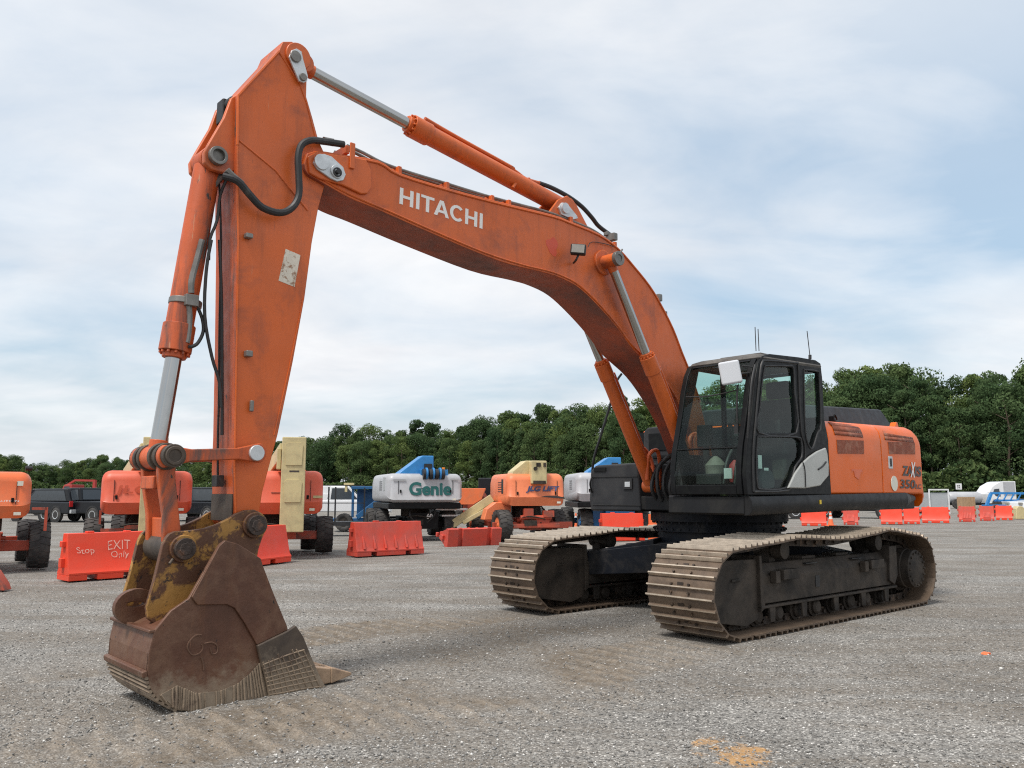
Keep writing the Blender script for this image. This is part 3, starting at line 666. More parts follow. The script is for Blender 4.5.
# ---- right front: tank, tool box, handrail
b = MB(); b.prism([(-1.47, 1.25), (-1.50, 1.40), (-1.47, 1.80), (-1.38, 1.88), (-.62, 1.90), (-.58, 1.25)], .0, .93, 'YZ'); TB = b.obj('tool_box', M['darkgrey'], EX, bevel=.03, seg=3)
b = MB(); b.box((.935, -1.0, 1.335), (.012, .86, .012)); b.box((.935, -1.02, 1.72), (.012, .8, .012)); b.box((.94, -.78, 1.62), (.02, .15, .14)); b.obj('lid_seam', M['rubber'], TB)
b = MB(); b.box((.937, -1.28, 1.82), (.016, .22, .05)); b.tube([(.95, -1.42, 1.5), (.99, -1.42, 1.62), (.95, -1.42, 1.72)], .012); b.obj('grab_handle', M['black'], TB)
b = MB(); b.box((.952, -.78, 1.61), (.01, .09, .07)); b.obj('lid_latch', M['zinc'], TB, bevel=.004)
b = MB(); b.prism([(-1.35, 1.91), (-1.33, 2.40), (-1.25, 2.46), (-.62, 2.48), (-.58, 1.91)], -.9, -.10, 'YZ'); TK = b.obj('fuel_tank', M['darkgrey'], EX, bevel=.03, seg=3)
b = MB(); b.box((-.095, -.95, 2.24), (.02, .55, .26)); b.box((-.09, -.95, 2.02), (.03, .4, .05)); b.obj('tank_step', M['black'], TK, bevel=.01)
b = MB(); b.cyl((-.5, -.9, 2.48), (-.5, -.9, 2.53), .09); b.obj('tank_cap', M['dred'], TK)
b = MB(); HR = [(621.5, 374), (616, 383), (609.5, 407), (601, 435), (593.6, 460), (592.3, 480), (593, 494), (598, 502), (603, 505)]
b.tube([at(u, v, -1.50) for u, v in HR], .018, 8, 4); b.tube([at(592.6, 486, -1.5), at(594, 487, -1.42)], .018, 6, 1)
b.obj('handrail', M['black'], EX)
b = MB(); b.prism([(.30, 1.40), (-.6, 1.40), (-.6, 2.0), (.0, 2.2)], -.55, -.35); b.prism([(.30, 1.40), (-.6, 1.40), (-.6, 2.0), (.0, 2.2)], .33, .48); b.box((.55, 0, 1.36), (.7, .7, .16)); b.obj('boom_mount', M['black'], EX, bevel=.01)

# ---- boom
BW = .25
z4 = lambda u, v: (300 + u / 3.012, 120 + v / 3.012); z5 = lambda u, v: (540 + u / 5.12, 200 + v / 5.12); z6 = lambda u, v: (560 + u / 2.695, 320 + v / 2.695)
top = [z4(22, 100), z4(60, 92), z4(130, 103), z4(235, 120), z4(300, 158), z4(450, 205), z4(600, 245), z4(760, 284), z5(150, 105), z5(300, 168), z5(400, 240), z5(480, 330), z5(560, 430), z5(620, 530), z5(680, 650), z5(725, 768), (690, 371), (700, 400)]
bot = [(716, 470), (703, 462), (692, 432), (677, 402), (657.5, 373), z5(480, 768), z5(400, 660), z5(300, 545), z5(200, 450), z5(100, 397), z5(0, 366), z4(600, 425), z4(400, 343), z4(230, 268), z4(150, 235), z4(60, 184), z4(22, 160), z4(12, 130)]
top = smooth_px(top, 3); bot = bot[:2] + smooth_px(bot[2:], 4)
bm_ = MB(); bm_.prism(xz(top + bot, BW), -BW, BW); BOOM = bm_.obj('boom', M['orange'], EX, bevel=.012)
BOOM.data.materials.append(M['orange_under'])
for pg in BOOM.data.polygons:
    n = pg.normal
    if abs(n.y) < .5 and n.z < -.2: pg.material_index = 1  # downward faces take the orange with painted-in shade
# boss plates, flange lip along the top and bottom, tip pin
bt = at(*z4(88, 142), BW + .03)
b = MB(); tip_plate = [z4(u, v) for u, v in ((25, 108), (50, 95), (120, 105), (200, 118), (215, 150), (218, 200), (205, 222), (185, 222), (130, 196), (60, 176), (30, 160))]
b.prism(xz(tip_plate, BW + .03), BW + .001, BW + .03); b.obj('boss_plate', M['orange'], BOOM, bevel=.012)
b = MB(); lp = [z4(u, v) for u, v in ((40, 128), (50, 108), (72, 102), (95, 110), (130, 142), (138, 165), (130, 182), (112, 185), (92, 176), (52, 148))]
b.prism(xz(lp, BW + .05), BW + .031, BW + .055); b.obj('retaining_plate', M['zinc'], BOOM, bevel=.006)
b = MB()
for (u, v, r_) in ((66, 126, .07), (112, 155, .06)):
    c = at(*z4(u, v), BW + .065); b.cylf((c.x, BW + .06, c.z), (0, 1, 0), .02, r_, 24)
b.islands('pin_cap', M['zinc'], BOOM, bevel=.004)
b = MB()
for side in (BW - .003,):
    P3 = [at(u, v, BW) for u, v in top[6::3]]
    b.tube([Vector((p.x, BW + .004, p.z - .03)) for p in P3], .012, 6, 3)
    P4 = [at(u, v, BW) for u, v in bot[6:-8:3]]
    b.tube([Vector((p.x, BW + .004, p.z + .03)) for p in P4], .010, 6, 3)
b.obj('weld_bead', M['orange'], BOOM)
b = MB(); c = at(*z4(115, 156), BW + .085); b.cylf(c, (0, 1, 0), .03, .022, 12); b.ring((c.x, BW + .075, c.z), (0, 1, 0), .01, .03, .042, 20); b.obj('bolt', M['rubber'], BOOM)
t_ = .19
def gH(x): return [(x, 0), (x + t_, 0), (x + t_, .41), (x + .58, .41), (x + .58, 0), (x + .58 + t_, 0), (x + .58 + t_, 1), (x + .58, 1), (x + .58, .58), (x + t_, .58), (x + t_, 1), (x, 1)], [], .77
def gI(x): return [(x, 0), (x + t_, 0), (x + t_, 1), (x, 1)], [], t_
def gT(x): return [(x + .29, 0), (x + .29 + t_, 0), (x + .29 + t_, .83), (x + .77, .83), (x + .77, 1), (x, 1), (x, .83), (x + .29, .83)], [], .77
def gA(x): return [(x, 0), (x + .2, 0), (x + .27, .22), (x + .63, .22), (x + .70, 0), (x + .90, 0), (x + .56, 1), (x + .34, 1)], [[(x + .325, .38), (x + .575, .38), (x + .45, .78)]], .90
def gC(x):
    o_ = [(x + .44 + .44 * cos(R(a)), .5 + .52 * sin(R(a))) for a in range(42, 320, 12)]; i_ = [(x + .44 + .25 * cos(R(a)), .5 + .34 * sin(R(a))) for a in range(318, 40, -12)]
    return o_ + i_, [], .83
a_, b_, c_t = at(*z4(299, 252), BW), at(*z4(549, 328), BW), at(*z4(301, 203), BW)
xd_ = b_ - a_; yd_ = c_t - a_; lay = []; x_ = 0
for gl_, gap in ((gH, .16), (gI, .09), (gT, .0), (gA, .06), (gC, .12), (gH, .16), (gI, 0)):
    P_, H_, w_ = gl_(x_); lay.append((P_, H_)); x_ += w_ + gap
mp_ = lambda p: tuple((a_ + xd_ * (p[0] / x_) + yd_ * p[1])[i] for i in (0, 2))
lt = MB()
for P_, H_ in lay: lt.prism([mp_(p) for p in P_], BW + .0008, BW + .003, holes=[[mp_(p) for p in q] for q in H_])
lt.obj('lettering', M['ltr_white'], BOOM)
b = MB(); c = at(*z4(760, 380), BW); pts = []
for k in range(18):
    a = 2 * pi * k / 18; r_ = .085 * (1 + .18 * sin(3 * a + 1) + .1 * sin(5 * a)); pts.append((c.x + r_ * cos(a), c.z + 1.2 * r_ * sin(a)))
b.prism(pts, BW + .0005, BW + .002); b.obj('red_patch', M['sage'], BOOM)
# work light
b = MB(); c = at(578.3, 249.8, BW + .16)
Ml = Matrix.Translation(c) @ Matrix.Rotation(R(-50), 4, 'Z') @ Matrix.Rotation(R(-6), 4, 'Y')
b.box((0, 0, 0), (.17, .09, .115), Ml); WL = b.obj('work_light', M['rubber'], BOOM, bevel=.015)
b = MB(); b.box((0, .048, 0), (.14, .006, .09), Ml); b.obj('lens', M['lamp'], WL, bevel=.01)
b = MB(); b.tube([c + Vector((0, 0, -.06)), c + Vector((.02, -.02, -.12)), at(573.5, 263, BW + .02)], .012, 6, 3); b.tube([at(588, 247, BW + .05), at(592, 242, BW + .03), at(606, 244, BW + .02), at(614, 247, BW + .02)], .005, 5, 3); b.obj('light_bracket', M['rubber'], WL)
# hydraulic lines on top of the boom
def along(Y, L, lift): return [Vector((p.x, Y, p.z + lift)) for p in (at(u, v, BW) for u, v in L)]
for Y, lf in ((.16, .07), (.06, .09), (-.06, .08)):
    b = MB(); L = [(352, 150), (368, 157), (385, 166), (400, 172), (425, 180), (449, 187), (475, 195), (499, 202), (530, 210), (556, 217), (585, 228), (600, 235), (614, 245), (628, 258), (643, 277), (655, 295), (665, 312), (676, 336), (686, 358)]
    b.tube(along(Y, L, lf), .016, 8, 3); b.obj('hydraulic_pipe', M['steel'], BOOM)
b = MB()
for (u, v) in ((349.5, 152), (402, 172.5), (495, 201), (512, 205.5), (618, 247), (660, 303), (668, 321), (574, 222), (450, 188)):
    p = at(u, v, BW); b.box((p.x, .05, p.z + .035), (.04, .34, .075))
p = at(350, 155, BW); b.box((p.x, BW + .04, p.z - .02), (.05, .02, .24)); b.islands('pipe_clamp', M['orange'], BOOM, bevel=.006)
b = MB()
for (u, v) in ((618, 243), (663, 304), (668, 321)):
    p = at(u, v, BW); b.box((p.x, .15, p.z + .09), (.07, .14, .09)); b.box((p.x + .03, .1, p.z + .14), (.05, .06, .05))
b.islands('pipe_clamp', M['steel'], BOOM, bevel=.008)
# ---- arm
AW = .21
z1 = lambda u, v: (100 + u / 3.2, 20 + v / 3.2); z2 = lambda u, v: (90 + u / 3.938, 240 + v / 3.938); z3 = lambda u, v: (80 + u / 2.477, 420 + v / 2.477); z7 = lambda u, v: (125 + u / 5.486, 430 + v / 5.486)
armp = [z1(572, 98), z1(585, 68), z1(615, 68), z1(650, 95), z1(664, 132), z1(661, 245), z1(680, 310), z1(700, 385), z1(716, 420), z1(722, 520), z1(700, 600), z2(875, 10), z2(846, 230), z2(800, 480), z2(740, 768), z3(480, 75), z3(452, 180), z3(440, 262), z3(410, 290), z3(383, 255),
        z3(380, 120), z2(570, 768), z2(576, 400), z2(580, 0), z1(436, 600), z1(438, 400), z1(440, 240)]
am = MB(); am.prism(xz(armp, AW), -AW, AW); ARM = am.obj('arm', M['orange'], EX, bevel=.010)
ARM.data.materials.append(M['orange_front'])
for pg in ARM.data.polygons:
    if abs(pg.normal.y) < .5: pg.material_index = 1
b = MB()                                        # weld lines and raised edges of the side plate
def wl(L, r_=.008): b.tube([at(u, v, AW + .002) for u, v in L], r_, 6, 1)
wl([z1(572, 100), z1(640, 205), z1(661, 262), z1(690, 375)]); wl([z1(574, 100), z1(442, 243), z1(440, 400)], .012); wl([z1(445, 385), z1(560, 480), z1(665, 610)]); wl([z1(440, 400), z2(585, 0), z2(578, 400), z2(572, 768), z3(383, 120), z3(386, 240)], .008)
wl([z2(840, 230), z2(785, 500), z2(725, 768)], .006)
b.obj('weld_bead', M['orange'], ARM)
b = MB(); c = at(*z1(632, 118), AW); b.cylf((c.x, AW + .012, c.z), (0, 1, 0), .03, .118, 28); ap = at(*z1(700, 460), AW); 
b.obj('boss', M['orange'], ARM, bevel=.01)
b = MB(); lp = [z1(u, v) for u, v in ((604, 118), (612, 98), (628, 92), (644, 102), (650, 130), (664, 180), (662, 196), (650, 202), (636, 196), (616, 150))]
b.prism(xz(lp, AW + .04), AW + .028, AW + .05); b.obj('retaining_plate', M['zinc'], ARM, bevel=.005)
b = MB()
for (u, v, r_) in ((626, 117, .05), (650, 183, .033)):
    c = at(*z1(u, v), AW + .055); b.cylf((c.x, AW + .058, c.z), (0, 1, 0), .02, r_, 20)
b.islands('pin_cap', M['steel'], ARM, bevel=.004)
# boom-arm joint boss on the arm, behind the boom
# ears for the bucket cylinder
ear = [z1(u, v) for u, v in ((440, 236), (418, 250), (395, 312), (348, 392), (330, 425), (332, 458), (352, 478), (392, 490), (442, 482))]
pinY = .12
for Y in (-.17, .11):
    b = MB(); b.prism(xz(ear, .15), Y, Y + .055); b.obj('cylinder_ear', M['orange'], ARM, bevel=.012)
PB = at(217, 156.6, .17); b = MB(); b.cylf((PB.x, 0, PB.z), (0, 1, 0), .36, .055, 20); b.ring((PB.x, .19, PB.z), (0, 1, 0), .05, .05, .075, 24); b.obj('pin', M['steel'], ARM, bevel=.005)
b = MB(); c = at(*z1(385, 290), .0); b.box((c.x - .04, -.02, c.z), (.08, .13, .20)); b.cylf((c.x - .06, .08, c.z + .05), (0, 1, 0), .1, .05); b.obj('valve_block', M['rubber'], ARM, bevel=.012)
b = MB(); L = [z2(770, 35), z2(828, 60), z2(805, 185), z2(742, 160)]; b.prism(xz(L, AW), AW + .001, AW + .003); b.obj('decal', M['sticker'], ARM)
b = MB()
for (u, v) in ((617, 450), (630, 655)):
    c = at(*z2(u, v), AW); b.box((c.x, AW + .03, c.z), (.055, .06, .05) if v < 500 else (.03, .03, .09))
c = at(*z1(470, 694), AW); b.box((c.x, AW + .03, c.z), (.06, .06, .04)); b.islands('hose_boss', M['steel'], ARM, bevel=.008)
# dark greasy lower front of the arm and the grease line down the front face
fx = lambda u, v, Y=0: at(u, v, Y)
b = MB(); q0, q1 = at(234, 494, AW), at(233.5, 521, AW); b.box((q0.x + .003, 0, (q0.z + q1.z) / 2), (.008, AW * 2 - .03, q0.z - q1.z)); b.obj('bare_steel_patch', M['weardk'], ARM)
b = MB(); F = [at(u, v, .02) for u, v in ((222, 178), (224, 240), (222.5, 330), (222, 400), (221, 440), (221, 481))]
b.tube([Vector((p.x + .03, .03, p.z)) for p in F], .010, 6, 4); q = F[-1]; b.box((q.x + .03, .03, q.z), (.06, .10, .09)); b.obj('grease_line', M['rubber'], ARM, bevel=.004)
# hoses joining arm and boom
b = MB(); HZ = [(394, 500), (440, 515), (480, 560), (520, 600), (575, 617), (615, 600), (636, 560), (636, 500), (634, 440), (645, 400), (675, 385), (710, 388), (780, 398)]
b.tube([at(*z1(u, v), AW + .05 + (.05 if 430 < u < 690 else 0)) for u, v in HZ], .030, 10, 4); b.obj('hose', M['rubber'], ARM)
b = MB(); b.tube([at(*z1(u, v), AW + .06) for u, v in ((405, 480), (425, 500), (455, 525))], .028, 8, 3); b.tube([at(*z1(u, v), .24) for u, v in ((715, 386), (745, 392))], .036, 8, 1); b.obj('hose_fitting', M['steel'], ARM)
b = MB(); b.tube([at(*z1(u, v), .06) for u, v in ((400, 485), (370, 520), (352, 550), (345, 600), (335, 680), (322, 760), (315, 768))], .030, 8, 3); b.obj('hydraulic_pipe', M['steel'], ARM)
b = MB(); b.tube([at(*z1(u, v), .10) for u, v in ((410, 500), (385, 560), (375, 640), (352, 700), (348, 768))], .012, 6, 3); b.tube([at(*z2(u, v), .14) for u, v in ((478, 0), (458, 120), (452, 300), (480, 460), (510, 560), (518, 660))], .013, 6, 4)
b.tube([at(*z2(u, v), .10) for u, v in ((510, 0), (518, 250), (520, 560), (520, 768))], .013, 6, 3); b.obj('hose', M['rubber'], ARM)
# boom pin on the arm side is behind the boom
# ---- cylinders
def cylinder(name, pa, pb, frac, rb, rr_, m, gland=None, capt=.08):
    """pa: rod end pin, pb: barrel end pin; frac: share of the length that is rod"""
    pa, pb = Vector(pa), Vector(pb); d = (pb - pa).normalized(); L = (pb - pa).length; g0 = pa + d * L * frac
    b = MB(); b.cyl(g0, pb - d * .05, rb, n=28); b.cyl(g0 - d * .05, g0 + d * .17, rb * 1.16, n=28); b.cyl(g0 - d * .10, g0 - d * .051, rb * .85, n=28); b.cylf(pb, (0, 1, 0), .2, rb * 1.0, 24)
    for k in range(12):
        a = 2 * pi * k / 12; u = d.orthogonal().normalized(); w = d.cross(u); q = g0 + (u * cos(a) + w * sin(a)) * rb * 1.0; b.cyl(q - d * .075, q - d * .05, .013, n=6)
    B = b.obj(name, m, EX, bevel=.006)
    b = MB(); b.cyl(pa + d * .06, g0 - d * .02, rr_, n=24); b.obj('piston_rod', M['chrome'], B)
    b = MB(); b.cylf(pa, (0, 1, 0), .2, rr_ * 1.5, 24); b.cyl(pa, pa + d * .13, rr_ * 1.1, n=20); b.obj('rod_end', m, B, bevel=.006)
    return B, g0, d
# bucket cylinder
LP = at(171, 456, .30); LP = Vector((LP.x, 0, LP.z))
BC, g0, d = cylinder('bucket_cylinder', LP, (PB.x, 0, PB.z), .36, .105, .062, M['orange_front'])
b = MB(); b.tube([at(*z2(u, v), .10) for u, v in ((440, 0), (420, 80), (400, 160), (398, 210))], .026, 8, 3); b.tube([at(*z2(u, v), .10) for u, v in ((385, 235), (392, 300), (386, 380), (380, 405))], .024, 8, 3); b.obj('hydraulic_pipe', M['steel'], BC)
b = MB(); b.tube([at(*z2(u, v), .12) for u, v in ((425, 268), (442, 310), (446, 360), (425, 405), (400, 420), (388, 418))], .014, 8, 4); b.obj('hose', M['rubber'], BC)
b = MB(); c = at(*z2(395, 240), .10); b.ring(c + Vector((0, -.10, 0)), d, .05, .105, .125, 24); b.box(c, (.10, .10, .09)); b.obj('pipe_clamp', M['steel'], BC, bevel=.006)
# arm cylinder, above the boom
pa = at(*z1(640, 150), .0); pa = at(300, 66, 0); pb = at(*z4(795, 265), 0)
AC, g0, d = cylinder('arm_cylinder', pa, pb, .372, .098, .058, M['orange'])
b = MB(); sp1 = [at(*z4(u, v), .12) for u, v in ((300, 12), (360, 20), (450, 60), (600, 145), (650, 160), (680, 178), (715, 188))]
n0 = Vector((-d.z, 0, d.x)); n0 = n0 if n0.z > 0 else -n0
b.tube([g0 + d * .1 + n0 * .15, g0 + d * .5 + n0 * .14, g0 + d * 1.3 + n0 * .14, at(*z4(625, 155), 0) + n0 * .06, at(*z4(655, 160), 0), at(*z4(680, 178), 0), at(*z4(720, 190), 0)], .022, 8, 3)
b.tube([at(*z4(640, 205), .08), at(*z4(655, 185), .05), at(*z4(690, 178), 0)], .02, 8, 3); b.obj('hydraulic_pipe', M['orange'], AC)
b = MB(); b.tube([at(*z4(u, v), -.02) for u, v in ((720, 190), (760, 205), (810, 232), (850, 262), (880, 295), (900, 320), (940, 350))], .026, 8, 4); b.obj('hose', M['rubber'], AC)
b = MB(); lp = [z4(u, v) for u, v in ((780, 262), (790, 248), (804, 250), (835, 288), (838, 296), (822, 300), (788, 284))]
b.prism(xz(lp, .18), .15, .18); b.obj('retaining_plate', M['zinc'], AC, bevel=.005)
b = MB(); c = at(*z4(797, 266), .18); b.cylf((c.x, .19, c.z), (0, 1, 0), .03, .06); b.obj('pin_cap', M['zinc'], AC)
b = MB(); brk = [(548, 214), (556, 196), (566, 193), (576, 200), (584, 220), (588, 232)]
for Y in (.12, -.15): b.prism(xz([(545, 216), (557, 200), (566, 196), (575, 205), (588, 230), (560, 222)], .13), Y, Y + .035)
b.obj('cylinder_bracket', M['orange'], BOOM, bevel=.008)
# boom cylinders
PR = at(613.8, 259.8, .42); foot = at(649, 486, -.40)
for s in (1, -1):
    pr = Vector((PR.x, s * .36, PR.z)); pf = Vector((foot.x, s * .36, foot.z))
    Bc, g0, d = cylinder('boom_cylinder', pr, pf, .425, .084, .052, M['orange'])
    b = MB(); b.tube([pf + Vector((.12, s * .02, .10)), pf + Vector((.20, s * .05, .35)), pf + Vector((.06, s * .09, .50)), pf + Vector((-.08, s * .07, .36)), pf + Vector((-.1, s * .03, .12))], .028, 8, 4)
    b.tube([pf + Vector((.16, s * -.06, .08)), pf + Vector((.15, s * -.08, .38)), pf + Vector((-.02, s * -.09, .46)), pf + Vector((-.10, s * -.07, .25)), pf + Vector((-.12, s * -.03, .0))], .026, 8, 4); b.obj('hydraulic_pipe', M['orange_front'], Bc)
    b = MB(); u_ = Vector((d.z, 0, -d.x)); b.tube([g0 + d * .15 + u_ * .14, g0 + d * .9 + u_ * .135, g0 + d * 1.5 + u_ * .12], .02, 8, 2); b.obj('hydraulic_pipe', M['orange'], Bc)
b = MB(); b.cylf((PR.x, 0, PR.z), (0, 1, 0), .96, .075, 28); b.cylf((PR.x, 0, PR.z), (0, 1, 0), .56, .15, 28); BP = b.obj('cylinder_pin', M['orange'], BOOM, bevel=.012)
b = MB(); b.ring((PR.x, .485, PR.z), (0, 1, 0), .05, .045, .085, 24); b.cylf((PR.x, .485, PR.z), (0, 1, 0), .03, .05, 20); b.tube([(PR.x - .02, .5, PR.z + .07), (PR.x - .06, .5, PR.z + .12)], .012, 6, 1); b.obj('pin_cap', M['steel'], BOOM, bevel=.004)
# hoses at the boom foot
for k in range(7):
    y = .34 - k * .095; b = MB()
    b.tube([(1.02 + .03 * (k % 2), y, 1.40), (1.12, y - .01, 1.58), (.92 + .05 * (k % 3), y - .03, 1.86), (.5, y * .6, 2.15)], .026, 7, 4); b.obj('hose', M['rubber'], EX)
b = MB()
for y in (.42, .50): b.tube([(1.12, y, 1.75), (1.2, y, 2.12), (1.08, y, 2.22), (.97, y, 2.12), (1.0, y, 1.7)], .026, 8, 4)
b.obj('hydraulic_pipe', M['orange_front'], EX)
# ---- bucket linkage
BP2 = at(182.4, 548.5, .28); BP2 = Vector((BP2.x, 0, BP2.z)); AL = at(256.4, 453, .32); AL = Vector((AL.x, 0, AL.z)); BK = at(254, 525, .28); BK = Vector((BK.x, 0, BK.z))
def lever(p, q, y0, y1, ra, rb_, h, name, m):
    d = (q - p).normalized(); n = Vector((-d.z, 0, d.x)); pts = []
    a0 = math.atan2(n.z, n.x)
    def arc(c, r, a1, a2, k=10): return [(c.x + r * cos(a1 + (a2 - a1) * i / k), c.z + r * sin(a1 + (a2 - a1) * i / k)) for i in range(k + 1)]
    P = arc(p, ra, a0 + .5, a0 + pi - .5); P += [((p + d * ra * 1.6 - n * h)[0], (p + d * ra * 1.6 - n * h)[2]), ((q - d * rb_ * 1.6 - n * h)[0], (q - d * rb_ * 1.6 - n * h)[2])]
    P += arc(q, rb_, a0 - pi + .5, a0 - .5); P += [((q - d * rb_ * 1.6 + n * h)[0], (q - d * rb_ * 1.6 + n * h)[2]), ((p + d * ra * 1.6 + n * h)[0], (p + d * ra * 1.6 + n * h)[2])]
    b = MB(); b.prism(P, y0, y1); return b.obj(name, m, EX, bevel=.01)
for s in (1, -1):
    o = lever(LP, AL, s * .25, s * .315, .095, .088, .045, 'rocker_lever', M['orange_front'])
    if s == 1:
        b = MB(); b.cylf((AL.x, .325, AL.z), (0, 1, 0), .03, .062, 24); b.obj('pin_cap', M['zinc'], o, bevel=.006)
        b = MB(); b.cylf((LP.x, .345, LP.z), (0, 1, 0), .06, .085, 24); b.ring((LP.x, .38, LP.z), (0, 1, 0), .02, .045, .07, 20); b.obj('pin_cap', M['weardk'], o, bevel=.006)
b = MB()
for y, r_ in ((.215, .10), (.15, .085), (.115, .105), (-.115, .105), (-.15, .085), (-.215, .10), (-.30, .095)): b.cylf((LP.x, y, LP.z), (0, 1, 0), .045, r_, 24)
b.cylf((LP.x, 0, LP.z), (0, 1, 0), .76, .06, 20); b.obj('link_pin', M['weardk'], EX, bevel=.008)
b = MB()
for s in (1, -1):
    b.prism(xz([(158.5, 458), (166, 452), (176, 458), (176, 478), (181, 528), (181, 548), (176, 556), (167, 556), (163.5, 540), (163.5, 515), (158.7, 480)], .195), s * .13, s * .195)
b.prism([(LP.x + .06, LP.z - .14), (LP.x - .02, LP.z - .14), (LP.x - .02, LP.z - .24), (LP.x + .06, LP.z - .24)], -.13, .13)
b.prism([(BP2.x + .09, BP2.z + .22), (BP2.x + .0, BP2.z + .22), (BP2.x + .0, BP2.z), (BP2.x + .08, BP2.z)], -.13, .13)
BL = b.obj('bucket_link', M['orange_front'], EX, bevel=.012)
b = MB(); b.cylf(BP2, (0, 1, 0), .44, .115, 28); b.obj('link_bushing', M['weardk'], BL, bevel=.01)
# ---- bucket
M['cap'] = mk('rusty_dark_cap', (.05, .036, .03), .6, metal=.3, var=.4, vs=14, dirt=(.13, .07, .045), amt=.3, ds=10, bump=.4, bs=40)
KW = .49; KF = -.35
zk = lambda u, v: (100 + u / 3.938, 570 + v / 3.938)
B_side = [z7(575, 612), z7(620, 625), z7(700, 675), z7(745, 705), z3(455, 365), z3(480, 430), z3(513, 510), zk(740, 236), zk(668, 524), zk(520, 545), zk(400, 564), zk(300, 552), zk(225, 505), zk(195, 460), zk(187, 400), zk(193, 330), zk(212, 244), zk(280, 160), zk(350, 112), z3(345, 310), z3(360, 298)]
bs = MB()
prof = xz([zk(214, 238), zk(193, 330), zk(187, 400), zk(195, 460), zk(225, 505), zk(300, 552), zk(400, 564), zk(520, 545), zk(668, 524), zk(800, 506), (322, 693)], KW)
# shell: thick curved plate following the profile
th = .03
P = [Vector((x, 0, z)) for x, z in prof]; cen = Vector((sum(p.x for p in P) / len(P), 0, sum(p.z for p in P) / len(P)))
inn = []
for i, p in enumerate(P):
    t = (P[min(i + 1, len(P) - 1)] - P[max(i - 1, 0)]).normalized(); n = Vector((-t.z, 0, t.x))
    if n.dot(cen - p) < 0: n = -n
    inn.append(p + n * th)
for i in range(len(P) - 1):
    bs.hexa([(P[i].x, KF + .002, P[i].z), (P[i + 1].x, KF + .002, P[i + 1].z), (inn[i + 1].x, KF + .002, inn[i + 1].z), (inn[i].x, KF + .002, inn[i].z)],
            [(P[i].x, KW - .002, P[i].z), (P[i + 1].x, KW - .002, P[i + 1].z), (inn[i + 1].x, KW - .002, inn[i + 1].z), (inn[i].x, KW - .002, inn[i].z)])
BU = bs.obj('bucket', M['bucket'], EX, ang=50)
sidep = xz(B_side, KW)
